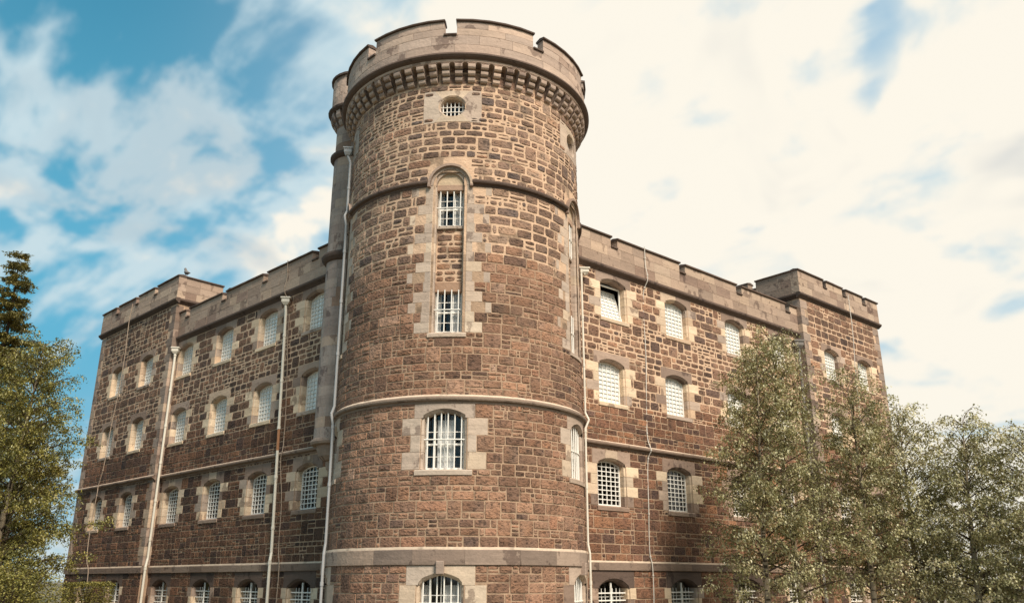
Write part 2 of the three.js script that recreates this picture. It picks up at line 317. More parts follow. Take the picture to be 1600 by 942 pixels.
// opts: c, w, sill, spring, apex, headTop; returns the group; fills blocked
function surround(parent, frame, o, blocked) {
  const { c, w, sill, spring, apex, headTop } = o, D = o.depth ?? 0.38, ch = o.chamfer ?? 0.06, fr = o.front ?? 0.012, hw = w / 2, pal = o.pal ?? 'cream', shoulder = o.shoulder ?? 0.2;
  const g = sub('window', parent), n = o.jambs ?? 4, jh = (spring - sill) / n;
  for (const sgn of [-1, 1]) for (let k = 0; k < n; k++) {
    const ext = (k % 2 ? (o.long ?? 0.44) : (o.short ?? 0.25)) * rr(0.9, 1.12), y0 = sill + k * jh + 0.005, y1 = sill + (k + 1) * jh - 0.005;
    const a = c + sgn * hw, b = c + sgn * (hw + ch), e = c + sgn * (hw + ext), mb = dress(new MB(frame), R0() < (o.dirty ?? 0.15) ? 'head' : pal);
    const q = (A, B, C, E) => sgn > 0 ? mb.quad(A, B, C, E) : mb.quad(B, A, E, C);
    const ec = e - sgn * 0.008;
    q([b, y0, fr], [ec, y0, fr], [ec, y1, fr], [b, y1, fr]); q([a, y0, fr - ch], [b, y0, fr], [b, y1, fr], [a, y1, fr - ch]); q([a, y0, -D], [a, y0, fr - ch], [a, y1, fr - ch], [a, y1, -D]);
    q([ec, y0, fr], [e, y0, -0.03], [e, y1, -0.03], [ec, y1, fr]);
    q([a, y1, -D], [a, y1, fr - ch], [e, y1, -0.03], [e, y1, -D]); q([a, y0, fr - ch], [a, y0, -D], [e, y0, -D], [e, y0, -0.03]);
    q([b, y1, fr], [ec, y1, fr], [e, y1, -0.03], [a, y1, fr - ch]); q([a, y0, fr - ch], [e, y0, -0.03], [ec, y0, fr], [b, y0, fr]);
    mesh('jamb_stone', mb.geo(), M.ashlar, g);
    blocked.push([Math.min(a, e), Math.max(a, e), y0 - 0.005, y1 + 0.005]);
  }
  const arch = o.arch ?? archFn(c, w, spring, apex), pieces = o.headPieces ?? 1, L = c - hw - shoulder, Rr = c + hw + shoulder;
  for (let pz = 0; pz < pieces; pz++) {
    const mb = dress(new MB(frame), o.headPal ?? 'head'), g0 = pz ? 0.004 : 0, g1 = pz < pieces - 1 ? 0.004 : 0;
    const A = mix(L, Rr, pz / pieces) + g0, B = mix(L, Rr, (pz + 1) / pieces) - g1;
    const us = [A]; const N = 14; for (let k = 0; k <= N; k++) { const u = c - hw + w * k / N; if (u > A + 0.004 && u < B - 0.004) us.push(u); } us.push(B);
    const lo = u => Math.abs(u - c) < hw - 1e-6 ? arch(u) : spring, top = headTop - 0.005;
    for (let k = 0; k + 1 < us.length; k++) {
      const u = us[k], v = us[k + 1], ins = Math.abs((u + v) / 2 - c) < hw, lu = ins ? arch(u) : spring, lv = ins ? arch(v) : spring, cc = ins ? ch : 0.004;
      mb.quad([u, lu + cc, fr], [v, lv + cc, fr], [v, top, fr], [u, top, fr]); mb.quad([u, lu, fr - cc], [v, lv, fr - cc], [v, lv + cc, fr], [u, lu + cc, fr]);
      mb.quad([u, lu, -D], [v, lv, -D], [v, lv, fr - cc], [u, lu, fr - cc]); mb.quad([u, top, fr], [v, top, fr], [v, top, -D], [u, top, -D]);
    }
    for (const [u, s] of [[A, 1], [B, -1]]) { const y = lo(u) + (Math.abs(u - c) < hw ? ch : 0); s > 0 ? mb.quad([u, y, -D], [u, y, fr], [u, top, fr], [u, top, -D]) : mb.quad([u, y, fr], [u, y, -D], [u, top, -D], [u, top, fr]); }
    mesh('head_stone', mb.geo(), M.ashlar, g);
  }
  blocked.push([L, Rr, spring, headTop], [c - hw - 0.01, c + hw + 0.01, sill, spring + 0.01]);
  if (o.sillH !== 0) {
    const sh = o.sillH ?? 0.17, e = o.sillExt ?? 0.12, mb = dress(new MB(frame), o.sillPal ?? pal);
    mb.sweep([[-D, sill - sh], [0.045, sill - sh], [0.05, sill - 0.05], [0.0, sill - 0.012], [-D, sill + 0.03]], c - hw - e, c + hw + e, 6);
    mesh('sill', mb.geo(), M.ashlar, g);
    blocked.push([c - hw - e, c + hw + e, sill - sh, sill]);
  }
  g.userData.arch = undefined; delete g.userData.arch;
  return { g, arch };
}
function glazing(g, frame, o, arch, { cols = 6, rowsH = 0.165, mat = M.frost, d = -0.28, bar = 0.034, tilt = 0 }) {
  const { c, w, sill } = o, hw = w / 2 - 0.005, f = new MB(frame), y0 = sill + 0.02, N = 12, th = 0.05;
  let FR = frame;
  if (tilt) { const yc = o.sill + 0.14; FR = (u, y, dd) => { const Y = y - yc, Z = dd - d; return frame(u, yc + Y * Math.cos(tilt) - Z * Math.sin(tilt) * -1, d + 0.02 - Y * Math.sin(tilt) + Z * Math.cos(tilt)); }; f.f = FR; }
  const bars = new MB(FR), top = u => (tilt ? o.spring : arch(u) - 0.005);
  // frame
  f.box(c - hw, c - hw + th, y0, top(c - hw + th), d - 0.03, d + 0.025, 0.004); f.box(c + hw - th, c + hw, y0, top(c + hw - th), d - 0.03, d + 0.025, 0.004); f.box(c - hw + th, c + hw - th, y0, y0 + th, d - 0.03, d + 0.023, 0.004, 3);
  for (let k = 0; k < N; k++) { const u = c - hw + 2 * hw * k / N, v = c - hw + 2 * hw * (k + 1) / N, a = top(u), b = top(v); f.quad([u, a - th, d + 0.02], [v, b - th, d + 0.02], [v, b, d + 0.02], [u, a, d + 0.02]); f.quad([u, a - th, d - 0.03], [v, b - th, d - 0.03], [v, b - th, d + 0.02], [u, a - th, d + 0.02]); }
  mesh('frame', f.geo(), M.white, g);
  for (let k = 1; k < cols; k++) { const u = c - hw + 2 * hw * k / cols; bars.box(u - bar / 2, u + bar / 2, y0 + th, top(u) - th * 0.8, d - 0.014, d + 0.014, 0.004); }
  for (let y = y0 + th + rowsH; y < (tilt ? o.spring : o.apex) - 0.08; y += rowsH) { let e = hw - th; while (e > 0.05 && top(c + e) - 0.03 < y) e -= 0.01; bars.box(c - e, c + e, y - bar / 2, y + bar / 2, d - 0.012, d + 0.012, 0.003, frame === flat ? 1 : 4); }
  mesh('glazing_grid', bars.geo(), M.white, g);
  const p = new MB(FR); for (let k = 0; k < N; k++) { const u = c - hw + 2 * hw * k / N, v = c - hw + 2 * hw * (k + 1) / N; p.quad([u, y0, d - 0.022], [v, y0, d - 0.022], [v, top(v), d - 0.022], [u, top(u), d - 0.022]); }
  mesh('glass', p.geo(), mat, g);
  if (tilt) { const q = new MB(frame); q.box(c - hw, c - hw + 0.05, y0, o.spring, d - 0.05, d - 0.01, 0.004).box(c + hw - 0.05, c + hw, y0, o.spring, d - 0.05, d - 0.01, 0.004).box(c - hw, c + hw, o.spring - 0.02, o.spring + 0.04, d - 0.05, d - 0.012, 0.004); mesh('frame', q.geo(), M.white, g); }
}
// stout painted bars in front of a sash
function ironBars(g, frame, o, arch, n, d, cross, rad = 0.022, sashes = 2) {
  const { c, w, sill } = o;
  for (let k = 0; k < n; k++) { const u = c - w / 2 + w * (k + 0.5) / n; const y1 = arch(u) + 0.03; mesh('bar', new MB(frame).tube([[u, sill - 0.01, d], [u, (sill + y1) / 2, d], [u, y1, d]], rad, 8).geo(), M.white, g); }
  for (const y of cross) { const pts = []; for (let k = 0; k <= 6; k++) pts.push([c - w / 2 - 0.02 + (w + 0.04) * k / 6, y, d + 0.02]); mesh('cross_bar', new MB(frame).tube(pts, rad * 0.95, 8).geo(), M.white, g); }
}

// ---------------------------------------------------------------- parapets, copings, cornices
function crenellated(parent, frame, u0, u1, y0, yc, y1, d0, d1, cren, o = {}) {
  const pal = o.pal ?? 'parapet', segOf = w => frame === flat || o.straight ? 1 : Math.max(1, Math.round(w / 0.35)), gap = 0.0028;
  // backing so the joints have a bed
  const core = new MB(frame).tint(PAL[pal][1][1]); const edges = [u0, ...cren.flat(), u1];
  core.box(u0 + 0.02, u1 - 0.02, y0, yc - 0.04, d0, d1 - 0.02, 0, segOf(u1 - u0) * (frame === flat ? 1 : 1), true);
  for (let i = 0; i < edges.length; i += 2) if (edges[i + 1] - edges[i] > 0.1) core.box(edges[i] + 0.02, edges[i + 1] - 0.02, yc - 0.05, y1 - 0.03, d0, d1 - 0.02, 0, segOf(edges[i + 1] - edges[i]), true);
  mesh('backing', core.geo(), M.ashlar, parent);
  const lay = (a, b, ya, yb, len) => {
    const n = Math.max(1, Math.round((yb - ya) / 0.34));
    for (let k = 0; k < n; k++) {
      let x = a; const A = mix(ya, yb, k / n), B = mix(ya, yb, (k + 1) / n);
      while (x < b - 0.02) { let w = len * rr(0.6, 1.35); if (b - x - w < 0.4) w = b - x; const mb = dress(new MB(frame), pal, 0.10); mb.box(x + gap, x + w - gap, A + gap, B - gap, d0 - 0.004, d1 + rr(-0.003, 0.004), 0.004, segOf(w)); mesh('ashlar_block', mb.geo(), M.ashlar, parent); x += w; }
    }
  };
  lay(u0, u1, y0, yc, o.len ?? 0.95);
  for (let i = 0; i < edges.length; i += 2) if (edges[i + 1] - edges[i] > 0.1) {
    lay(edges[i], edges[i + 1], yc, y1 - 0.1, o.len ?? 0.95);
    const mb = dress(new MB(frame), 'dark', 0.08), a = edges[i] - 0.025, b = edges[i + 1] + 0.025;
    mb.sweep([[d0 - 0.06, y1 - 0.1], [d1 + 0.03, y1 - 0.1], [d1 + 0.075, y1 - 0.085], [d1 + 0.075, y1 - 0.03], [(d0 + d1) / 2, y1 + 0.03], [d0 - 0.06, y1 - 0.03], [d0 - 0.06, y1 - 0.1]], a, b, Math.max(1, Math.round((b - a) / 0.5)) , 0.005);
    mesh('coping', mb.geo(), M.ashlar, parent);
  }
  for (const [a, b] of cren) { const mb = dress(new MB(frame), 'dark', 0.08); mb.box(a - 0.0, b + 0.0, yc - 0.02, yc + 0.055, d0 - 0.05, d1 + 0.06, 0.012, segOf(b - a)); mesh('crenel_sill', mb.geo(), M.ashlar, parent); }
}
function moulding(parent, frame, name, prof, u0, u1, pal, seg, wob = 0.004) {
  const mb = dress(new MB(frame), pal, 0.06); mb.sweep(prof, u0, u1, seg, wob); return mesh(name, mb.geo(), M.ashlar, parent);
}
const fillet = (parent, frame, y, h, out, u0, u1, seg) => { const mb = new MB(frame); mb.sweep([[out, y], [0.035, y + h], [-0.04, y + h + 0.01]], u0, u1, seg, 0.004, false); mesh('mortar_fillet', mb.geo(), M.fillet, parent); };
const cornice = (y, out) => [[-0.05, y - 0.14], [0.03, y - 0.14], [0.06, y - 0.10], [out - 0.03, y - 0.02], [out, y + 0.02], [out, y + 0.09], [out - 0.05, y + 0.13], [-0.05, y + 0.14]];
const stringP = (y, out) => [[-0.05, y - 0.12], [0.02, y - 0.12], [0.04, y - 0.06], [out - 0.02, y - 0.03], [out, y + 0.01], [out, y + 0.055], [out - 0.03, y + 0.085], [-0.05, y + 0.12]];

// ---------------------------------------------------------------- the two cell wings and end pavilions
const ROWS = [
  { id: 'A', sill: 11.06, spring: 12.44, apex: 12.60, headTop: 12.86, w: 1.4, jambs: 4 },
  { id: 'B', sill: 7.76, spring: 9.18, apex: 9.34, headTop: 9.64, w: 1.38, jambs: 4 },
  { id: 'C', sill: 4.02, spring: 5.46, apex: 5.63, headTop: 5.98, w: 1.42, jambs: 4 },
  { id: 'D', sill: 0.52, spring: 1.26, apex: 1.5, headTop: 1.84, w: 1.5, jambs: 2 },
];
const rowBreaks = ROWS.flatMap(r => { const b = [r.sill - 0.17, r.sill, r.spring, r.headTop]; for (let k = 1; k < r.jambs; k++) b.push(r.sill + (r.spring - r.sill) * k / r.jambs); return b; });
function wallCore(parent, u0, u1, y0, y1, holes, top) {
  const mk = (a, b, mat) => {
    const s = new THREE.Shape([new THREE.Vector2(u0, a), new THREE.Vector2(u1, a), new THREE.Vector2(u1, b), new THREE.Vector2(u0, b)]);
    for (const [p, q, r, t] of holes) if (r > a && t < b) s.holes.push(new THREE.Path([new THREE.Vector2(p, r), new THREE.Vector2(p, t), new THREE.Vector2(q, t), new THREE.Vector2(q, r)]));
    const g = new THREE.ExtrudeGeometry(s, { depth: 0.4, bevelEnabled: false }); g.translate(0, 0, -0.4); mesh('mortar_bed', g, mat, parent);
  };
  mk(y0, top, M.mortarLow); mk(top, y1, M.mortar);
}
function facade(parent, u0, u1, yTop, cols, wideAbove, o = {}) {
  const blocked = [...(o.blocked ?? [])], holes = [];
  for (const r of ROWS) cols.forEach((c0, i) => {
    const w = { ...r, c: c0 + (o.shift?.[r.id] ?? 0), w: r.w * (o.scale ?? 1), dirty: r.id === 'D' ? 0.4 : 0.12, headPal: r.id === 'D' ? 'dark' : 'head', headPieces: r.id === 'C' ? 3 : r.id === 'A' ? 2 : 1, sillPal: r.id === 'C' ? 'head' : 'cream', long: r.id === 'D' ? 0.42 : 0.66, short: r.id === 'D' ? 0.26 : 0.38, shoulder: 0.3, chamfer: 0.08 };
    const { g, arch } = surround(parent, flat, w, blocked);
    holes.push([w.c - w.w / 2 - 0.05, w.c + w.w / 2 + 0.05, w.sill - 0.1, w.headTop - 0.06]);
    if (r.id === 'D') {
      const f = new MB(flat), hw = w.w / 2; for (const y of [0.62, 0.86, 1.10]) f.box(w.c - hw, w.c + hw, y - 0.022, y + 0.022, -0.20, -0.15, 0.006); f.box(w.c - 0.03, w.c + 0.03, w.sill, w.apex - 0.06, -0.19, -0.14, 0.006);
      mesh('bar_frame', f.geo(), M.white, g);
      const q = new MB(flat); for (let k = 1; k < 8; k++) if (k !== 4) { const u = w.c - hw + w.w * k / 8; q.box(u - 0.012, u + 0.012, w.sill, w.spring, -0.27, -0.25, 0.003); } for (const y of [0.74, 0.98]) q.box(w.c - hw, w.c + hw, y - 0.012, y + 0.012, -0.272, -0.252, 0.003);
      mesh('glazing_grid', q.geo(), M.white, g);
      const p = new MB(flat); for (let k = 0; k < 8; k++) { const a = w.c - hw + w.w * k / 8, b = a + w.w / 8; p.quad([a, w.sill, -0.285], [b, w.sill, -0.285], [b, arch(b), -0.285], [a, arch(a), -0.285]); } mesh('glass', p.geo(), M.clear, g);
    } else glazing(g, flat, w, arch, { mat: r.id === 'C' ? M.clear : M.frost, tilt: o.tilt === r.id + i ? 0.3 : 0 });
  });
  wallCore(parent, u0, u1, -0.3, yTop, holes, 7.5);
  return blocked;
}
function shell(parent, u0, u1, yTop, depth, roofY, sides = true) {
  const r = new MB(flat).tint([1, 1, 1]);
  r.box(u0 + 0.02, u1 - 0.02, roofY - 0.25, roofY, -depth, -0.41, 0, 1, true); mesh('roof', r.geo(), M.lead, parent);
  const b = new MB(flat); b.box(u0, u1, -0.3, yTop, -depth - 0.4, -depth, 0, 1, true);
  if (sides) { b.box(u0, u0 + 0.4, -0.3, roofY - 0.26, -depth + 0.002, -0.402, 0, 1, true); b.box(u1 - 0.4, u1, -0.3, roofY - 0.26, -depth + 0.002, -0.402, 0, 1, true); }
  mesh('rear_wall', b.geo(), M.mortarLow, parent);
  const f = new MB(flat); for (const y of [2.3, 6.2, 10.0]) f.box(u0 + 0.42, u1 - 0.42, y - 0.3, y, -depth + 0.01, -0.42, 0, 1, true); f.box(u0 + 0.42, u1 - 0.42, -0.2, roofY - 0.27, -3.2, -3.0, 0, 1, true); mesh('inner_wall', f.geo(), M.inside, parent);
}
function plinthBand(parent, frame, u0, u1, y0, y1, d, pal = 'band') {
  let x = u0; while (x < u1 - 0.02) { let w = rr(1.0, 1.7); if (u1 - x - w < 0.6) w = u1 - x; const mb = dress(new MB(frame), pal, 0.16); const seg = frame === flat ? 1 : Math.max(1, Math.round(w / 0.3)), a = x + 0.003, b = x + w - 0.003;
    mb.sweep([[-0.05, y0], [d, y0], [d, y1 - 0.07], [0.0, y1], [-0.05, y1]], a, b, seg); mesh('plinth_block', mb.geo(), M.ashlar, parent); x += w; }
}
const aL = 0.8303, xL = -2.4452, aR = 0.6581, xR = 3.4593;
const at = (a, x, s) => (u, d = 0) => s > 0 ? [x + Math.cos(a) * u + Math.sin(a) * d, 0, -Math.sin(a) * u + Math.cos(a) * d] : [x + Math.cos(a) * u - Math.sin(a) * d, 0, Math.sin(a) * u + Math.cos(a) * d];
const onL = at(aL, xL, -1), onR = at(aR, xR, 1);
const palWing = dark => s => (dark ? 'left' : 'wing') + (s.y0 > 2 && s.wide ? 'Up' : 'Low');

function wing(name, label, pos, turn, u0, u1, cols, cren, wideAbove, opt) {
  const g = thing(name, label, 'building wing', pos, turn);
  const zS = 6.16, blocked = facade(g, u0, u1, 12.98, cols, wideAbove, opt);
  blocked.push([u0, u1, zS - 0.1, zS + 0.1], [u0, u1, 1.85, 2.15]);
  const rows = courses(-0.2, 12.86, [...rowBreaks, zS - 0.1, zS + 0.1, 1.85, 2.15], 0.275);
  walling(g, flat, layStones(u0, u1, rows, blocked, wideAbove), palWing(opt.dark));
  moulding(g, flat, 'string_course', stringP(zS, 0.16), u0, u1, 'bandWing', 14);
  plinthBand(g, flat, u0, u1, 1.85, 2.15, 0.07, 'bandWing'); fillet(g, flat, 2.1, 0.055, 0.055, u0, u1, 10); fillet(g, flat, zS + 0.085, 0.05, 0.1, u0, u1, 10);
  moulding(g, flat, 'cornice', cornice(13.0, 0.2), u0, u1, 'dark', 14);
  crenellated(g, flat, u0, u1, 13.14, 13.98, 14.46, -0.32, 0.12, cren);
  shell(g, u0, u1, 12.98, 7, 13.1);
  return g;
}
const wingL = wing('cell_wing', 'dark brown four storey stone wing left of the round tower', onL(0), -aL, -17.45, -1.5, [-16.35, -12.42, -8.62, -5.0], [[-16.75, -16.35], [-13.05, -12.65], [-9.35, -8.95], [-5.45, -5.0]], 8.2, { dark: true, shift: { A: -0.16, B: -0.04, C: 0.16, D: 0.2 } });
const wingR = wing('cell_wing', 'brown four storey stone wing right of the round tower, behind the birches', onR(0), aR, 0.45, 16.5, [2.75, 6.65, 10.85, 14.6], [[2.86, 3.24], [7.18, 7.58], [11.35, 11.78], [15.45, 15.85]], 8.0, { shift: { A: 0.28, B: 0.02, C: -0.2, D: -0.3 }, tilt: 'A0' });

function pavilion(label, pos, turn, W, cols, cren, side, wideAbove, opt) {
  // local u from 0 to W; side = +1 when the wing adjoins on the right
  const g = thing('end_pavilion', label, 'building wing', pos, turn), zS = 6.16, top = 15.0, depth = 9;
  const blocked = [];
  // quoins at both front corners
  const qrows = []; for (let y = 2.18, k = 0; y < 14.7; k++) { const y1 = Math.min(14.86, y + 0.42); if (!(y1 > zS - 0.12 && y < zS + 0.12)) qrows.push([y, y1, k % 2]); else qrows.push([y, y1, k % 2]); y = y1; }
  for (const [e, s] of [[0, 1], [W, -1]]) for (const [a, b, k] of qrows) {
    const lu = k ? 0.62 : 0.36, ld = k ? 0.36 : 0.62, mb = dress(new MB(flat), R0() < 0.4 ? 'head' : 'band', 0.2);
    mb.box(Math.min(e - s * 0.014, e + s * lu), Math.max(e - s * 0.014, e + s * lu), a + 0.004, b - 0.004, -ld, 0.018, 0.008); mesh('quoin', mb.geo(), M.ashlar, g);
    blocked.push([Math.min(e, e + s * lu), Math.max(e, e + s * lu), a, b]);
  }
  blocked.push(...facade(g, 0, W, top, cols, wideAbove, opt));
  blocked.push([0, W, zS - 0.1, zS + 0.1], [0, W, 1.85, 2.15]);
  const rows = courses(-0.2, 14.86, [...rowBreaks, zS - 0.1, zS + 0.1, 1.85, 2.15], 0.29);
  walling(g, flat, layStones(0, W, rows, blocked, wideAbove), palWing(opt.dark));
  moulding(g, flat, 'string_course', stringP(zS, 0.16), -0.12, W + 0.12, 'bandWing', 8);
  plinthBand(g, flat, -0.07, W + 0.07, 1.85, 2.15, 0.07, 'bandWing'); fillet(g, flat, 2.1, 0.055, 0.055, -0.07, W + 0.07, 8); fillet(g, flat, zS + 0.085, 0.05, 0.1, -0.1, W + 0.1, 8);
  moulding(g, flat, 'cornice', cornice(15.0, 0.2), -0.2, W + 0.2, 'dark', 8);
  crenellated(g, flat, -0.12, W + 0.12, 15.14, 15.9, 16.38, -0.3, 0.12, cren);
  // return towards the wing: seen beside and above the wing's parapet
  const fs = side > 0 ? (u, y, d) => [W + d, y, -u] : (u, y, d) => [-d, y, u];
  const A = side > 0 ? 0.3 : -depth, B = side > 0 ? depth : -0.3;
  fs.flat = true;
  const c1 = side > 0 ? [[2.3, 2.75], [5.2, 5.65]] : [[-5.65, -5.2], [-2.75, -2.3]];
  crenellated(g, fs, A, B, 15.14, 15.9, 16.38, -0.3, 0.115, c1, { straight: true });
  moulding(g, fs, 'cornice', cornice(15.0, 0.197), side > 0 ? 0.046 : A, side > 0 ? B : -0.046, 'dark', 6);
  const stones = layStones(side > 0 ? 0.64 : -depth, side > 0 ? depth : -0.64, courses(13.3, 14.86, [], 0.28), [], 8);
  const rest = new MB(fs); for (const s of stones) { rest.tint(jit(pickW(PAL.wingUp), 0.2)).shift(rr(0, 12), rr(0, 12)); cutStone(rest, s, 0.016); }
  const rm = mesh('rubble_walling', rest.geo(), M.stone, g); rm.userData.kind = 'stuff';
  shell(g, 0, W, 15.0, depth, 15.1);
  return g;
}
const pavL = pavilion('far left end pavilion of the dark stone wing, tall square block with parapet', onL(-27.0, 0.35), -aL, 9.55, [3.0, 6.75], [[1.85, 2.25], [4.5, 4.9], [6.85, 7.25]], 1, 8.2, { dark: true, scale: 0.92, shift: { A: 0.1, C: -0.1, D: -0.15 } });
const pavR = pavilion('far right end pavilion of the brown stone wing, tall square block with parapet', onR(16.5, 0.35), aR, 8.1, [2.45, 5.85], [[2.3, 2.65], [4.3, 4.7], [6.45, 6.85]], -1, 8.0, { scale: 0.98, shift: { A: 0.1, C: -0.1, D: -0.15 } });

// ---------------------------------------------------------------- the round tower
const deg = a => a * Math.PI / 180 * RT;
const tower = thing('round_tower', 'large round stone corner tower with corbelled battlements and barred windows', 'tower');
{
  const AX = [-78.5, -6.5, 65.5], blocked = [], holes = [], U0 = deg(-118), U1 = deg(118), zS1 = 6.58, zS2 = 13.68;
  const breaks = [];
  for (const ax of AX) {
    const c = deg(ax);
    // basement window with a low pointed head and keystone
    { const o = { c, w: 1.22, sill: 0.3, spring: 1.38, apex: 1.62, headTop: 1.9, jambs: 2, pal: 'creamTower', headPal: 'creamTower', headPieces: 2, long: 0.62, short: 0.42, shoulder: 0.36, depth: 0.34, chamfer: 0.09, dirty: 0.2 };
      o.arch = u => 1.36 + 0.28 * Math.sqrt(Math.max(0, 1 - Math.abs(u - c) / 0.61)) ;
      const { g, arch } = surround(tower, drum, o, blocked); ironBars(g, drum, o, arch, 6, -0.14, [0.9]); sash(g, o, arch, false); holes.push([c - 0.66, c + 0.66, 0.2, 1.85]);
      const k = dress(new MB(drum), 'band'); k.box(c - 0.11, c + 0.11, 1.66, 2.02, -0.05, 0.17, 0.02); mesh('keystone', k.geo(), M.ashlar, g); }
    // first floor
    { const o = { c, w: 1.24, sill: 4.55, spring: 6.04, apex: 6.22, headTop: 6.47, jambs: 3, pal: 'creamTower', headPal: 'creamTower', headPieces: 1, long: 0.36, short: 0.62, shoulder: 0.28, depth: 0.36, chamfer: 0.09, dirty: 0.25, sillPal: 'creamTower', sillExt: 0.22 };
      const { g, arch } = surround(tower, drum, o, blocked); ironBars(g, drum, o, arch, 6, -0.13, [5.42]); sash(g, o, arch, true); holes.push([c - 0.67, c + 0.67, 4.44, 6.42]);
      for (const v of [4.38, 4.55, 5.047, 5.543, 6.04, 6.47]) breaks.push(v); }
    // tall arched recess holding two windows
    {
      const w = 0.90, hw = w / 2, y0 = 8.66, sp = 13.60, ap = sp + hw, rec = sub('arched_recess', tower), N = 15, jh = (sp - y0) / N, D = 0.42, ch = 0.11;
      for (const sgn of [-1, 1]) for (let k = 0; k < N; k++) {
        const ext = (k % 3 === 1 ? 0.36 : k % 3 === 2 ? 0.86 : 0.60) * rr(0.9, 1.1), a = c + sgn * hw, b = c + sgn * (hw + ch), e = c + sgn * (hw + ext), p0 = y0 + k * jh + 0.003, p1 = y0 + (k + 1) * jh - 0.003, mb = dress(new MB(drum), 'creamTower', 0.12);
        const q = (A, B, C, E) => sgn > 0 ? mb.quad(A, B, C, E) : mb.quad(B, A, E, C), fr = 0.012, b2 = c + sgn * (hw + ch + 0.02);
        q([b, p0, fr], [e, p0, fr], [e, p1, fr], [b, p1, fr]); q([a, p0, fr - ch], [b, p0, fr], [b, p1, fr], [a, p1, fr - ch]); q([a, p0, -D], [a, p0, fr - ch], [a, p1, fr - ch], [a, p1, -D]); q([e, p0, fr], [e, p0, -0.05], [e, p1, -0.05], [e, p1, fr]);
        q([a, p1, fr - ch], [b, p1, fr], [e, p1, fr], [e, p1, -0.05]); q([b, p0, fr], [a, p0, fr - ch], [e, p0, -0.05], [e, p0, fr]);
        mesh('jamb_stone', mb.geo(), M.ashlar, rec); blocked.push([Math.min(a, e), Math.max(a, e), p0, p1]); breaks.push(p0 - 0.003);
      }
      // arch ring and hood
      const ring = (r0, r1, dA, dB, pal, name, pieces) => { for (let pz = 0; pz < pieces; pz++) { const mb = dress(new MB(drum), pal, 0.1), n = 6; for (let k = 0; k < n; k++) { const a = Math.PI * (pz + k / n) / pieces, b = Math.PI * (pz + (k + 1) / n) / pieces, P = (t, r, d) => [c + Math.cos(t) * r, sp + Math.sin(t) * r, d];
        mb.quad(P(a, r0, dB), P(a, r1, dB), P(b, r1, dB), P(b, r0, dB)); mb.quad(P(a, r0, dA), P(a, r0, dB), P(b, r0, dB), P(b, r0, dA)); mb.quad(P(a, r1, dB), P(a, r1, dA), P(b, r1, dA), P(b, r1, dB)); if (k === n - 1 || k === 0) { const t = k ? b : a; mb.quad(P(t, r0, dA), P(t, r1, dA), P(t, r1, dB), P(t, r0, dB)); } } mesh(name, mb.geo(), M.ashlar, rec); } };
      ring(hw, hw + 0.10, -D, -0.06, 'creamTower', 'arch_stone', 5); ring(hw + 0.10, hw + 0.19, -0.12, 0.02, 'creamTower', 'arch_stone', 5); ring(hw + 0.19, hw + 0.27, -0.05, 0.12, 'head', 'hood_mould', 3);
      for (const s of [-1, 1]) { const mb = dress(new MB(drum), 'head', 0.1); const e0 = c + s * (hw + 0.18), e1 = c + s * (hw + 0.28); mb.box(Math.min(e0, e1), Math.max(e0, e1), zS2 - 0.16, sp + 0.01, -0.05, 0.125, 0.012); mesh('hood_mould', mb.geo(), M.ashlar, rec); }
      blocked.push([c - hw - 0.28, c + hw + 0.28, sp, ap + 0.16], [c - hw - 0.2, c + hw + 0.2, ap + 0.1, ap + 0.27]); blocked.push([c - hw, c + hw, y0, sp]);
      holes.push([c - hw - 0.02, c + hw + 0.02, y0 - 0.05, sp], [c - hw, c + hw, sp, ap]);
      // infill behind: bed, lintels, tympanum, rubble
      const bed = new MB(drum); bed.box(c - hw - 0.03, c + hw + 0.03, 10.04, 12.2, -0.5, -0.25, 0, 3); mesh('mortar_bed', bed.geo(), M.mortar, rec);
      const lo = dress(new MB(drum), 'band'); lo.tint([0.36, 0.225, 0.15]).box(c - hw, c + hw, 10.02, 10.34, -0.4, -0.20, 0.01, 3); mesh('lintel', lo.geo(), M.ashlar, rec);
      const li = dress(new MB(drum), 'band'); li.tint([0.42, 0.28, 0.20]).box(c - hw, c + hw, 13.46, 13.66, -0.4, -0.12, 0.01, 3); mesh('lintel', li.geo(), M.ashlar, rec);
      const ty = dress(new MB(drum), 'creamTower'); ty.tint([0.58, 0.44, 0.30]); for (let k = 0; k < 12; k++) { const a = -hw + w * k / 12, b = a + w / 12, f = x => sp + 0.04 + Math.sqrt(Math.max(0, hw * hw - x * x)); ty.quad([c + a, 13.66, -0.13], [c + b, 13.66, -0.13], [c + b, f(b), -0.13], [c + a, f(a), -0.13]); } mesh('tympanum', ty.geo(), M.ashlar, rec);
      const back = (u, y, d) => drum(u, y, d - 0.25), sts = layStones(c - hw, c + hw, courses(10.36, 12.16, [], 0.22), [], 8);
      for (const s of sts) { const mb = new MB(back).tint(jit(pickW(PAL.wingUp), 0.25)).shift(rr(0, 12), rr(0, 12)); if (cutStone(mb, s, 0.016)) mesh('rubble_stone', mb.geo(), M.stone, rec); }
      const sl = dress(new MB(drum), 'creamTower'); sl.sweep([[-D, y0 - 0.16], [0.05, y0 - 0.16], [0.06, y0 - 0.06], [-0.02, y0], [-D, y0 + 0.02]], c - hw - 0.14, c + hw + 0.14, 5); mesh('sill', sl.geo(), M.ashlar, rec); blocked.push([c - hw - 0.14, c + hw + 0.14, y0 - 0.16, y0]); breaks.push(y0 - 0.16, y0);
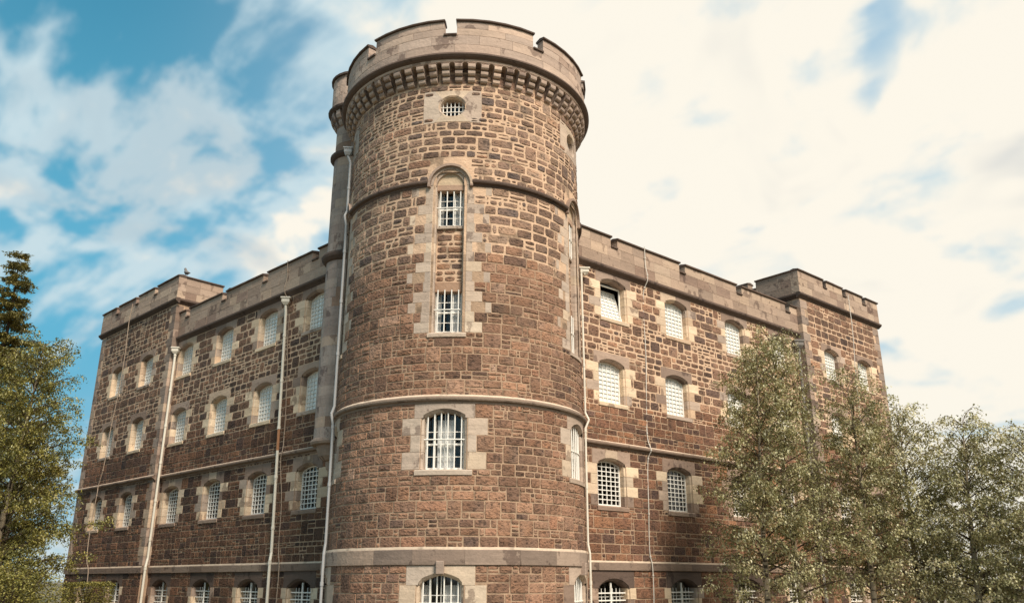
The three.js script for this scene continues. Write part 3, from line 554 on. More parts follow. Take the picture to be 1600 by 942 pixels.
      for (const [a, b, m] of [[8.7, 10.04, 9.42], [12.24, 13.48, 12.86]]) {
        const o = { c, w, sill: a, spring: b, apex: b }, g = sub('window', tower), arch = () => b;
        if (a > 12) { const s2 = dress(new MB(drum), 'creamTower'); s2.box(c - hw, c + hw, 12.14, 12.24, -0.4, -0.17, 0.01, 3); mesh('sill', s2.geo(), M.ashlar, g); }
        ironBars(g, drum, o, arch, 4, -0.17, [m], 0.02); sash(g, o, arch, false, -0.34);
      }
    }
    // oval light under the battlements
    {
      const y = 16.5, a = 0.42, b = 0.36, g = sub('window', tower), ell = (t, k) => [c + Math.cos(t) * (a + k), y + Math.sin(t) * (b + k)];
      const n = 28, sq = (t, W, H) => { const x = Math.cos(t), yy = Math.sin(t), s = 1 / Math.max(Math.abs(x) / W, Math.abs(yy) / H); return [c + x * s, y + yy * s]; };
      for (let pz = 0; pz < 4; pz++) { const mb = dress(new MB(drum), 'creamTower', 0.14); for (let k = 0; k < n / 4; k++) { const t0 = (pz * n / 4 + k) / n * 2 * Math.PI - Math.PI / 4, t1 = (pz * n / 4 + k + 1) / n * 2 * Math.PI - Math.PI / 4, W = pz % 2 ? 0.66 : 0.95, e0 = ell(t0, 0.05), e1 = ell(t1, 0.05), i0 = ell(t0, 0), i1 = ell(t1, 0); const o0 = sq(t0, pz % 2 ? 0.62 : 0.98, pz % 2 ? 0.58 : 0.6), o1 = sq(t1, pz % 2 ? 0.62 : 0.98, pz % 2 ? 0.58 : 0.6);
        mb.quad([...e0, 0.012], [...o0, 0.012], [...o1, 0.012], [...e1, 0.012]); mb.quad([...i0, -0.05], [...e0, 0.012], [...e1, 0.012], [...i1, -0.05]); mb.quad([...i0, -0.4], [...i0, -0.05], [...i1, -0.05], [...i1, -0.4]); } mesh('surround_stone', mb.geo(), M.ashlar, g); }
      blocked.push([c - 0.95, c + 0.95, y - 0.4, y + 0.4], [c - 0.62, c + 0.62, y - 0.58, y + 0.58]); holes.push([c - a - 0.01, c + a + 0.01, y - b - 0.01, y + b + 0.01]);
      breaks.push(y - 0.58, y - 0.4, y + 0.4, y + 0.58);
      for (let k = 0; k < 6; k++) { const u = (k + 0.5) / 6 * 2 - 1, h = b * Math.sqrt(1 - u * u) + 0.02; mesh('bar', new MB(drum).tube([[c + u * a, y - h, -0.2], [c + u * a, y, -0.2], [c + u * a, y + h * (0.55 + 0.45 * Math.abs(u)), -0.2]], 0.02, 7).geo(), M.white, g); }
      for (const yy of [-0.12, 0.06]) { const h = a * Math.sqrt(1 - (yy / b) ** 2); mesh('cross_bar', new MB(drum).tube([[c - h, y + yy, -0.18], [c, y + yy, -0.18], [c + h, y + yy, -0.18]], 0.016, 7).geo(), M.white, g); }
      const p = new MB(drum); for (let k = 0; k < 12; k++) { const u0 = -a + 2 * a * k / 12, u1 = u0 + a / 6, f = x => b * Math.sqrt(Math.max(0, 1 - x * x / a / a)); p.quad([c + u0, y - f(u0), -0.36], [c + u1, y - f(u1), -0.36], [c + u1, y + f(u1), -0.36], [c + u0, y + f(u0), -0.36]); } mesh('glass', p.geo(), M.clear, g);
    }
  }
  function sash(g, o, arch, curtain, d = -0.3) {
    const f = new MB(drum), { c, w, sill, spring } = o, hw = w / 2, m = (sill + spring) / 2;
    f.box(c - hw, c - hw + 0.05, sill, arch(c - hw + 0.05), d - 0.03, d + 0.03, 0.004); f.box(c + hw - 0.05, c + hw, sill, arch(c + hw - 0.05), d - 0.03, d + 0.03, 0.004); f.box(c - hw + 0.05, c + hw - 0.05, sill, sill + 0.07, d - 0.03, d + 0.028, 0.004, 3); f.box(c - hw + 0.05, c + hw - 0.05, m - 0.03, m + 0.03, d - 0.03, d + 0.032, 0.004, 3);
    const n = w > 1 ? 4 : 3; for (let k = 1; k < n; k++) { const u = c - hw + w * k / n; f.box(u - 0.013, u + 0.013, sill + 0.07, arch(u) - 0.01, d - 0.012, d + 0.015, 0.003); }
    for (const y of [mix(sill, m, 0.52), mix(m, spring, 0.5)]) f.box(c - hw + 0.05, c + hw - 0.05, y - 0.012, y + 0.012, d - 0.012, d + 0.013, 0.003, 3);
    mesh('frame', f.geo(), M.white, g);
    const p = new MB(drum); for (let k = 0; k < 8; k++) { const u = c - hw + w * k / 8, v = u + w / 8; p.quad([u, sill, d - 0.02], [v, sill, d - 0.02], [v, arch(v), d - 0.02], [u, arch(u), d - 0.02]); } mesh('glass', p.geo(), M.clear, g);
    for (const [s, e] of curtain ? [[-0.22, 0.26]] : [[-0.46, -0.3], [0.06, 0.46]]) { const q = new MB(drum); const n2 = 16; for (let k = 0; k < n2; k++) { const u = c + w * mix(s, e, k / n2), v = c + w * mix(s, e, (k + 1) / n2), z = k => d - 0.12 + 0.02 * Math.sin(k * 1.9); q.quad([u, sill + 0.03, z(k)], [v, sill + 0.03, z(k + 1)], [v, spring, z(k + 1)], [u, spring, z(k)]); } mesh('curtain', q.geo(), M.curtain, g); }
  }
  // body of the drum with its openings
  const us = new Set([U0, U1]), ys = new Set([-0.3, 11.2, 18.3]); for (const [a, b, c, d] of holes) { us.add(a); us.add(b); ys.add(c); ys.add(d); } for (let a = -118; a <= 118; a += 3) us.add(deg(a));
  const ua = [...us].filter(v => v >= U0 && v <= U1).sort((a, b) => a - b), ya = [...ys].sort((a, b) => a - b), lowB = new MB(drum), upB = new MB(drum), inB = new MB(drum);
  for (let i = 0; i + 1 < ua.length; i++) for (let j = 0; j + 1 < ya.length; j++) {
    const u = (ua[i] + ua[i + 1]) / 2, y = (ya[j] + ya[j + 1]) / 2; if (holes.some(([a, b, c, d]) => u > a && u < b && y > c && y < d)) continue;
    (y > 11.2 ? upB : lowB).quad([ua[i], ya[j], 0], [ua[i + 1], ya[j], 0], [ua[i + 1], ya[j + 1], 0], [ua[i], ya[j + 1], 0]);
    inB.quad([ua[i + 1], ya[j], -0.7], [ua[i], ya[j], -0.7], [ua[i], ya[j + 1], -0.7], [ua[i + 1], ya[j + 1], -0.7]);
  }
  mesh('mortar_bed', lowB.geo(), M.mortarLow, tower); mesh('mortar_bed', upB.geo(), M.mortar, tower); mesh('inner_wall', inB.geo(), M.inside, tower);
  const fl = new THREE.CylinderGeometry(4.4, 4.4, 0.3, 48); fl.translate(0, 18.25, 0); mesh('roof', fl, M.lead, tower);
  const back = new MB(drum); back.box(deg(118), deg(242), -0.3, 18.3, -0.7, 0, 0, 30, true); mesh('rear_wall', back.geo(), M.mortarLow, tower);
  const floors = new THREE.CylinderGeometry(3.49, 3.49, 0.25, 32), fg = []; for (const y of [2.4, 7.2, 11.3, 14.9]) fg.push(floors.clone().translate(0, y, 0)); mesh('inner_floor', mergeGeometries(fg), M.inside, tower);
  const part = new THREE.BoxGeometry(6.6, 18, 0.2); part.translate(0, 9, 0.6); mesh('inner_wall', part, M.inside, tower);
  // walling
  blocked.push([U0, U1, zS1 - 0.1, zS1 + 0.1], [U0, U1, 1.92, 2.38], [U0, U1, zS2 - 0.08, zS2 + 0.08]);
  const rows = courses(-0.2, 18.0, [...new Set(breaks.map(v => Math.round(v * 1000) / 1000)), 1.92, 2.38, zS1 - 0.1, zS1 + 0.1, zS2 - 0.08, zS2 + 0.08], 0.25);
  const stones = layStones(U0, U1, rows, blocked, 11.2);
  walling(tower, drum, stones, s => s.wide ? 'towerUp' : 'towerLow', 0.017);
  // bands
  plinthBand(tower, drum, U0, U1, 1.92, 2.38, 0.06, 'band');
  const sc = dress(new MB(drum), 'band'); sc.tint([0.27, 0.2, 0.155]).sweep(stringP(zS1, 0.13), U0, U1, 90, 0.003); mesh('string_course', sc.geo(), M.ashlar, tower);
  fillet(tower, drum, zS1 + 0.082, 0.065, 0.11, U0, U1, 90); fillet(tower, drum, 2.325, 0.07, 0.05, U0, U1, 90);
  const ends = [U0, ...AX.flatMap(a => [deg(a) - 0.71, deg(a) + 0.71]), U1];
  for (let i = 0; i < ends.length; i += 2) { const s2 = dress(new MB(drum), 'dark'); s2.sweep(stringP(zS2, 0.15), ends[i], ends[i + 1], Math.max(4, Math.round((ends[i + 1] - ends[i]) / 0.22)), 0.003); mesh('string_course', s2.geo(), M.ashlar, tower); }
  // corbel table
  const nC = 64, step = deg(360 / nC); const cw = step * rr(0.56, 0.62);
  for (let k = 0; k < nC; k++) {
    const a = -180 + (k + 0.5) * 360 / nC - 6.5; if (a < -135 || a > 135) continue; const c = deg(a), mb = dress(new MB(drum), 'parapetTower', 0.12);
    const roll = (d, y, h) => [[d - 0.12, y], [d - 0.05, y + 0.01], [d - 0.012, y + h * 0.25], [d, y + h * 0.5], [d, y + h - 0.035], [d - 0.05, y + h - 0.03], [d - 0.06, y + h]];
    const prof = [[-0.04, 17.38], ...roll(0.14, 17.38, 0.19), ...roll(0.26, 17.57, 0.19), ...roll(0.37, 17.76, 0.2), [0.355, 17.96], [0.355, 18.0], [-0.04, 18.0]];
    mb.sweep(prof, c - cw / 2, c + cw / 2, 1); mesh('corbel', mb.geo(), M.ashlar, tower);
    // little arch between this corbel and the next
    const s = dress(new MB(drum), 'parapetTower', 0.1), g0 = c + cw / 2, g1 = c + step - cw / 2, n = 6; for (let i = 0; i < n; i++) { const x0 = mix(g0, g1, i / n), x1 = mix(g0, g1, (i + 1) / n), f = x => 17.925 + 0.05 * Math.sqrt(Math.max(0, 1 - (2 * (x - g0) / (g1 - g0) - 1) ** 2)); s.quad([x0, f(x0), 0.352], [x1, f(x1), 0.352], [x1, 18.0, 0.352], [x0, 18.0, 0.352]); s.quad([x0, f(x0), -0.02], [x1, f(x1), -0.02], [x1, f(x1), 0.352], [x0, f(x0), 0.352]); }
    mesh('corbel_arch', s.geo(), M.ashlar, tower);
  }
  const V0 = deg(-180), V1 = deg(179.99);
  const fa = dress(new MB(drum), 'parapetTower'); fa.sweep([[-0.02, 17.99], [0.37, 17.99], [0.37, 18.10], [-0.02, 18.10]], V0, V1, 120, 0, false); mesh('fascia', fa.geo(), M.ashlar, tower);
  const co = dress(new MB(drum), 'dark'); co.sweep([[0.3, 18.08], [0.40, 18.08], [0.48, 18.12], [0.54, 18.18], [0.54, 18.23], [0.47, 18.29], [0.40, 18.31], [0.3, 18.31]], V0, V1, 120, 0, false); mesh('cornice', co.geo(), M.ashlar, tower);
  const cren = []; for (let k = -4; k <= 4; k++) { const a = -7.5 + 40 * k; cren.push([deg(a) - 0.2, deg(a) + 0.2]); }
  crenellated(tower, drum, deg(-187.5), deg(172.4), 18.29, 19.02, 19.66, 0.08, 0.38, cren, { pal: 'parapetTower', len: 1.25 });
}

// ---------------------------------------------------------------- stair turret beside the tower
{
  const T = thing('stair_turret', 'slim grey round stair turret on the left side of the big tower', 'turret', [-4.35, 0, -1.2]);
  const pipe = r0 => (u, y, d) => { const t = u, r = r0 + d; return [r * Math.sin(t), y, r * Math.cos(t)]; };
  const ringWall = (r, y0, y1, pal, h = 0.36, n = 7) => { const N = Math.max(1, Math.round((y1 - y0) / h)); for (let k = 0; k < N; k++) { const off = rr(0, 1); for (let i = 0; i < n; i++) { const a = (i + off) / n * 2 * Math.PI, b = (i + 1 + off) / n * 2 * Math.PI, mb = dress(new MB(pipe(r)), pal, 0.1); for (let q = 0; q < 4; q++) { const p0 = mix(a + 0.004, b - 0.004, q / 4), p1 = mix(a + 0.004, b - 0.004, (q + 1) / 4), A = mix(y0, y1, k / N) + 0.002, B = mix(y0, y1, (k + 1) / N) - 0.002; mb.quad([p0, A, 0], [p1, A, 0], [p1, B, 0], [p0, B, 0]); mb.quad([p0, B, 0], [p1, B, 0], [p1, B, -0.1], [p0, B, -0.1]); mb.quad([p0, A, -0.1], [p1, A, -0.1], [p1, A, 0], [p0, A, 0]); } mb.t = mb.t.map((v, i2) => i2 % 2 ? v : v * r); mesh('ashlar_block', mb.geo(), M.ashlar, T); } } const c = new THREE.CylinderGeometry(r - 0.01, r - 0.01, y1 - y0, 24, 1, true); c.translate(0, (y0 + y1) / 2, 0); mesh('backing', c, M.mortarLow, T); };
  const lathe = (name, prof, pal) => { const mb = dress(new MB(pipe(0)), pal, 0.08), n = 28; for (let i = 0; i < n; i++) { const a = i / n * 2 * Math.PI, b = (i + 1) / n * 2 * Math.PI; for (let k = 0; k + 1 < prof.length; k++) mb.quad([a, prof[k][1], prof[k][0]], [b, prof[k][1], prof[k][0]], [b, prof[k + 1][1], prof[k + 1][0]], [a, prof[k + 1][1], prof[k + 1][0]]); } mesh(name, mb.geo(), M.ashlar, T); };
  lathe('corbel_base', [[0.02, 4.9], [0.18, 5.0], [0.30, 5.2], [0.34, 5.42], [0.44, 5.46], [0.58, 5.6], [0.66, 5.82], [0.68, 5.96], [0.86, 5.98], [0.90, 6.06], [0.88, 6.14], [0.80, 6.2]], 'band');
  ringWall(0.8, 6.18, 12.75, 'turret'); lathe('string_course', [[0.79, 12.72], [0.88, 12.76], [0.97, 12.86], [0.99, 12.95], [0.95, 13.04], [0.79, 13.12]], 'dark');
  ringWall(0.8, 13.1, 17.0, 'turret'); lathe('string_course', [[0.79, 16.98], [0.88, 17.02], [0.95, 17.1], [0.95, 17.2], [0.79, 17.3]], 'dark');
  ringWall(0.78, 17.28, 18.75, 'turret');
  for (let k = 0; k < 18; k++) { const mb = dress(new MB(pipe(0.78)), 'turret', 0.1), a = k / 18 * 2 * Math.PI; mb.sweep([[-0.03, 18.4], [0.05, 18.42], [0.12, 18.52], [0.13, 18.64], [0.22, 18.68], [0.27, 18.8], [0.27, 19.0], [-0.03, 19.0]], a - 0.1, a + 0.1, 1); mesh('corbel', mb.geo(), M.ashlar, T); }
  const cc = new THREE.CylinderGeometry(0.79, 0.79, 0.6, 24, 1, true); cc.translate(0, 18.8, 0); mesh('backing', cc, M.mortarLow, T);
  lathe('cornice', [[0.78, 18.98], [1.06, 18.98], [1.15, 19.06], [1.17, 19.13], [1.12, 19.2], [1.0, 19.22]], 'dark');
  ringWall(1.04, 19.2, 20.5, 'parapetTower', 0.42, 6);
  lathe('coping', [[1.04, 20.5], [1.12, 20.5], [1.13, 20.58], [1.0, 20.66], [0.8, 20.66], [0.8, 20.3], [0.0, 20.3]], 'dark');
}

// ---------------------------------------------------------------- rainwater pipes, cables and small fittings
function drainpipe(label, pts, r, mats, hopper, rusty = [], group = 'rainwater pipes on the walls', every = 0.92) {
  const g = thing('drainpipe', label, 'drainpipe', [pts[0][0], 0, pts[0][2]], 0, group), q = pts.map(p => [p[0] - pts[0][0], p[1], p[2] - pts[0][2]]);
  // sections
  const dense = []; for (let i = 0; i + 1 < q.length; i++) { const L = Math.hypot(q[i + 1][0] - q[i][0], q[i + 1][1] - q[i][1], q[i + 1][2] - q[i][2]), n = Math.max(1, Math.round(L / every)); for (let k = 0; k < n; k++) dense.push(q[i].map((v, j) => mix(v, q[i + 1][j], k / n))); } dense.push(q[q.length - 1]);
  for (let i = 0; i + 1 < dense.length; i++) {
    const a = dense[i], b = dense[i + 1], off = rr(0, 5); const mb = new MB((x, y, z) => [x, y, z]); mb.shift(off, off); mb.tube([a, b], r, 10, true); const my = (a[1] + b[1]) / 2, mt = rusty.some(v => Math.abs(v - my) < 0.42) ? M.rust : mats[i % mats.length]; mesh('pipe_section', mb.geo(), mt, g);
    const s = new MB(); const v = [0, 1, 2].map(j => b[j] - a[j]), l = Math.hypot(...v); if (l > 0.6 && i % 2 === 0) { s.tube([a, a.map((x, j) => x + v[j] / l * 0.12)], r * 1.28, 10, true); mesh('collar', s.geo(), mats[0], g); }
  }
  if (hopper) { const [w, h] = hopper, mb = new MB(), t = q[0]; const P = (s, y) => [[-s, y, -s * 0.7], [s, y, -s * 0.7], [s, y, s * 0.9], [-s, y, s * 0.9]].map(p => [p[0] + t[0], p[1] + t[1], p[2] + t[2]]); const A = P(w * 0.45, 0), B = P(w * 0.8, h * 0.35), C = P(w * 0.8, h * 0.8), D = P(w, h * 0.82), E = P(w, h); for (const [m, n] of [[A, B], [B, C], [C, D], [D, E]]) for (let k = 0; k < 4; k++) mb.quad(m[k], m[(k + 1) % 4], n[(k + 1) % 4], n[k]); mb.quad(E[3], E[2], E[1], E[0]); mb.quad(A[0], A[1], A[2], A[3]); const m = mesh('hopper_head', mb.geo(), mats[0], g); }
  return g;
}
const Lp = (u, y, d) => { const p = onL(u, d); return [p[0], y, p[2]]; }, Rp = (u, y, d) => { const p = onR(u, d); return [p[0], y, p[2]]; }, Tp = (a, y, d) => { const t = a * Math.PI / 180, r = RT + d; return [r * Math.sin(t), y, r * Math.cos(t)]; };
drainpipe('cream pipe with rusty joints between the first and second windows left of the tower', [Lp(-7.05, 12.42, 0.24), Lp(-7.02, 12.1, 0.22), Lp(-6.5, 2.5, 0.22), Lp(-6.42, 2.2, 0.3), Lp(-6.35, -0.1, 0.3)], 0.056, [M.pipeWhite], [0.2, 0.32], [7.1]);
drainpipe('cream pipe in the corner between left wing and left end pavilion', [Lp(-17.2, 12.2, 0.22), Lp(-17.26, 2.5, 0.22), Lp(-17.2, 2.1, 0.3), Lp(-17.2, -0.1, 0.3)], 0.056, [M.pipeWhite], [0.2, 0.32], [6.9]);
drainpipe('pale blue grey pipe running down between the big tower and stair turret', [Tp(-76, 16.2, 0.22), Tp(-75, 15.9, 0.12), Tp(-74.5, 13.95, 0.12), Tp(-74.5, 13.75, 0.2), Tp(-74.5, 13.4, 0.12), Tp(-73, 6.9, 0.12), Tp(-73, 6.65, 0.2), Tp(-73, 6.3, 0.12), Tp(-71.5, 2.6, 0.12), Tp(-71, 2.25, 0.16), Tp(-70.5, -0.1, 0.16)], 0.045, [M.pipeBlue], [0.17, 0.3]);
drainpipe('thin pale pipe down the right edge of the round tower', [Rp(1.15, 12.35, 0.25), Tp(77, 12.0, 0.1), Tp(77, 6.85, 0.1), Tp(76.5, 6.6, 0.22), Tp(75.5, 6.3, 0.1), Tp(73.5, 2.6, 0.1), Tp(73, 2.3, 0.16), Tp(72, -0.1, 0.16)], 0.036, [M.pipeWhite], [0.2, 0.26]);
drainpipe('grey pipe in the shaded corner beside the right end pavilion', [Rp(16.1, 12.2, 0.22), Rp(16.1, 6.4, 0.16), Rp(16.1, 6.2, 0.28), Rp(16.1, 5.9, 0.16), Rp(16.1, -0.1, 0.2)], 0.075, [M.pipeGrey], [0.26, 0.4]);
function cable(label, pts, r, mat, group) {
  const g = thing('wall_cable', label, 'cable', [pts[0][0], 0, pts[0][2]], 0, group), c = new THREE.CatmullRomCurve3(pts.map(p => new THREE.Vector3(p[0] - pts[0][0], p[1], p[2] - pts[0][2])), false, 'centripetal'), P = c.getPoints(pts.length * 6).map(v => [v.x, v.y, v.z]);
  mesh('strand', new MB().tube(P, r, 6).geo(), mat, g);
  for (let k = 4; k < P.length; k += 7) mesh('clip', new MB().tube([[P[k][0], P[k][1] - 0.025, P[k][2]], [P[k][0], P[k][1] + 0.025, P[k][2]]], r * 1.9, 6, true).geo(), mat, g);
}
const fall = (F, us, y0, out) => us.map(([u, y]) => F(u, y, y > 13.1 ? out + 0.14 : (Math.abs(y - 13) < 0.25 ? 0.26 : Math.abs(y - 6.16) < 0.2 ? 0.175 : y < 2.2 ? 0.12 : out)));
cable('thin brown cable wandering down the left wing beside the cream pipe', fall(Lp, [[-7.3, 14.5], [-7.25, 13.7], [-7.2, 13.05], [-7.15, 12.6], [-7.0, 11], [-6.75, 9], [-6.62, 7], [-6.42, 6.3], [-6.5, 6.05], [-6.4, 4.4], [-6.3, 2.5], [-6.05, 2.05], [-6.05, 0]], 0, 0.04), 0.017, M.cable, 'cables on the walls');
cable('thin brown cable hanging down the front of the left end pavilion', fall((u, y, d) => Lp(u, y, d + 0.35), [[-22.4, 15.9], [-22.5, 15.3], [-22.55, 15.0], [-22.6, 13.0], [-22.9, 11], [-23.2, 9.2], [-23.4, 7], [-23.75, 6.2], [-23.7, 5.9], [-23.9, 4.2], [-23.7, 2.5], [-23.5, 2.0], [-23.45, 0]], 0, 0.19), 0.02, M.cable, 'cables on the walls');
cable('pale lightning conductor running straight down the right wing between two windows', fall(Rp, [[4.85, 14.5], [4.85, 13.7], [4.84, 13.05], [4.82, 12.6], [4.75, 9.8], [4.6, 6.6], [4.6, 6.16], [4.58, 5.9], [4.45, 4], [4.4, 2.4], [4.4, 2.05], [4.35, 0]], 0, 0.04), 0.02, M.copper, 'cables on the walls');
cable('pale cable down the front of the right end pavilion', fall((u, y, d) => Rp(u, y, d + 0.35), [[21.0, 15.95], [21.0, 15.4], [21.0, 14.98], [20.98, 14.0], [20.9, 11], [20.8, 7], [20.75, 6.2], [20.75, 3], [20.7, 0]], 0, 0.19), 0.02, M.copper, 'cables on the walls');
// guard rails behind the battlements, seen through the gaps
for (const [F, a, b, label] of [[Lp, -16.6, -3.0, 'thin metal guard rail behind the battlements of the left wing'], [Rp, 1.6, 15.9, 'thin metal guard rail behind the battlements of the right wing']]) {
  const o = F((a + b) / 2, 0, -1.0), g = thing('guard_rail', label, 'railing', [o[0], 13.1, o[2]], 0, 'roof guard rails'), at2 = (u, y) => { const p = F(u, y, -1.0); return [p[0] - o[0], p[1] - 13.1, p[2] - o[2]]; };
  for (const y of [13.75, 14.28]) mesh('rail', new MB().tube([at2(a, y), at2(b, y)], 0.02, 6).geo(), M.iron, g);
  for (let u = a; u <= b + 0.01; u += 0.45) mesh('post', new MB().tube([at2(u, 13.1), at2(u, 14.28)], 0.012, 5).geo(), M.iron, g);
}
// gull on the left pavilion
{
  const p = Lp(-17.75, 16.42, -0.05), g = thing('perched_bird', 'grey bird perched on the battlement of the left end pavilion', 'bird', p, 2.3);
  const B = new MB(); B.tint([0.16, 0.14, 0.13]); const body = [[-0.34, 0.17, 0], [-0.24, 0.2, 0], [-0.12, 0.24, 0], [0, 0.29, 0], [0.09, 0.36, 0], [0.13, 0.44, 0], [0.16, 0.52, 0], [0.21, 0.56, 0], [0.27, 0.55, 0], [0.34, 0.535, 0]];
  B.tube(body, [0.012, 0.045, 0.09, 0.115, 0.10, 0.07, 0.055, 0.06, 0.035, 0.006], 10, true); mesh('body', B.geo(), new THREE.MeshStandardMaterial({ vertexColors: true, roughness: 0.9 }), g);
  for (const s of [-1, 1]) { mesh('leg', new MB().tube([[-0.02, 0.0, s * 0.04], [0, 0.1, s * 0.04], [-0.02, 0.22, s * 0.045]], 0.009, 5, true).geo(), M.iron, g); mesh('wing', new MB().tube([[0.08, 0.34, s * 0.085], [-0.08, 0.28, s * 0.105], [-0.26, 0.22, s * 0.06], [-0.38, 0.19, s * 0.02]], [0.03, 0.05, 0.035, 0.006], 6, true).geo(), M.lead, g); }
}
// bulkhead lamp housing on the right pavilion's side parapet
{ const p = Rp(16.38, 15.55, -2.0), g = thing('wall_lamp', 'small white wall lamp on the shaded side of the right end pavilion', 'lamp', [p[0], p[1], p[2]], aR); mesh('back_plate', new MB().box(-0.05, 0.0, -0.12, 0.12, -0.12, 0.12, 0.02, 1, true).geo(), M.iron, g); const s = new THREE.SphereGeometry(0.13, 14, 10); s.scale(0.8, 1, 1); s.translate(-0.1, 0, 0); mesh('globe', s, M.white, g); }

// ---------------------------------------------------------------- ground
{
  const S = 1024, a = M.a, b = M.b, t = tex(S, 14, i => { const k = sstep(0.42, 0.6, b[i]); const v = 0.7 + 0.5 * (a[i] - 0.5); return mix3([0.24 * v, 0.20 * v, 0.15 * v], [0.085 * v, 0.095 * v, 0.035 * v], k); }, true);
  const g = new THREE.PlaneGeometry(900, 900, 60, 60); g.rotateX(-Math.PI / 2); const uv = g.attributes.uv; for (let i = 0; i < uv.count; i++) uv.setXY(i, uv.getX(i) * 900, uv.getY(i) * 900);
  const m = mesh('ground', g, new THREE.MeshStandardMaterial({ map: t, roughness: 1 }), scene); m.userData.kind = 'structure';
}

// ---------------------------------------------------------------- trees and shrubs
const leafMat = new THREE.MeshPhysicalMaterial({ vertexColors: true, roughness: 0.42, side: THREE.DoubleSide, transmission: 0.42, thickness: 0 });
const barkTex = tex(512, 1.2, (() => { const s = tileFbm(512, 4, 5, 41, 0.6, 5), u = tileFbm(512, 6, 4, 42); return i => { const d = sstep(0.58, 0.66, s[i]); const v = 0.75 + 0.4 * (u[i] - 0.5); return mix3([v, v * 0.97, v * 0.9], [0.12, 0.1, 0.08], d); }; })(), true);
const birchBark = new THREE.MeshStandardMaterial({ color: new THREE.Color().setRGB(0.46, 0.38, 0.29), map: barkTex, roughness: 0.9 });
const twigMat = new THREE.MeshStandardMaterial({ color: new THREE.Color().setRGB(0.085, 0.055, 0.04), roughness: 0.95 });
class Leaves {
  constructor() { this.p = []; this.n = []; this.c = []; }
  leaf(x, y, z, L, W, r, col, droop = 0.5) {
    // a folded pointed leaf: two triangles sharing the midrib, each with its own side
    const a = r() * 6.2832, b = -droop + (r() - 0.5) * 1.5, dx = Math.cos(a) * Math.cos(b), dy = Math.sin(b), dz = Math.sin(a) * Math.cos(b);
    let sx = -Math.sin(a), sy = (r() - 0.5) * 1.6, sz = Math.cos(a); const sl = Math.hypot(sx, sy, sz); sx /= sl; sy /= sl; sz /= sl;
    const mx = x + dx * L * 0.42, my = y + dy * L * 0.42, mz = z + dz * L * 0.42, tx = x + dx * L, ty = y + dy * L - 0.12 * L, tz = z + dz * L;
    this.p.push(x, y, z, mx + sx * W, my + sy * W, mz + sz * W, tx, ty, tz, x, y, z, tx, ty, tz, mx - sx * W, my - sy * W + W * 0.4, mz - sz * W);
    for (let k = 0; k < 6; k++) this.c.push(col[0], col[1], col[2]);
  }
  geo() { const g = new THREE.BufferGeometry(); g.setAttribute('position', new THREE.Float32BufferAttribute(this.p, 3)); g.setAttribute('color', new THREE.Float32BufferAttribute(this.c, 3)); g.computeVertexNormals(); return g; }
}
const GREEN = [[5, [0.43, 0.40, 0.20]], [3, [0.30, 0.28, 0.13]], [3, [0.56, 0.51, 0.28]], [1.2, [0.18, 0.165, 0.08]], [1.8, [0.64, 0.58, 0.36]]];
const YELLOWGREEN = [[4, [0.31, 0.28, 0.064]], [3, [0.225, 0.212, 0.053]], [2.5, [0.40, 0.345, 0.09]], [1, [0.145, 0.14, 0.043]]];
const CONIFER_AND_SHADE = [[4, [0.25, 0.215, 0.055]], [3, [0.185, 0.165, 0.046]], [2, [0.33, 0.27, 0.075]]];  // conifer leaf colours; the bushes borrow them as painted shade
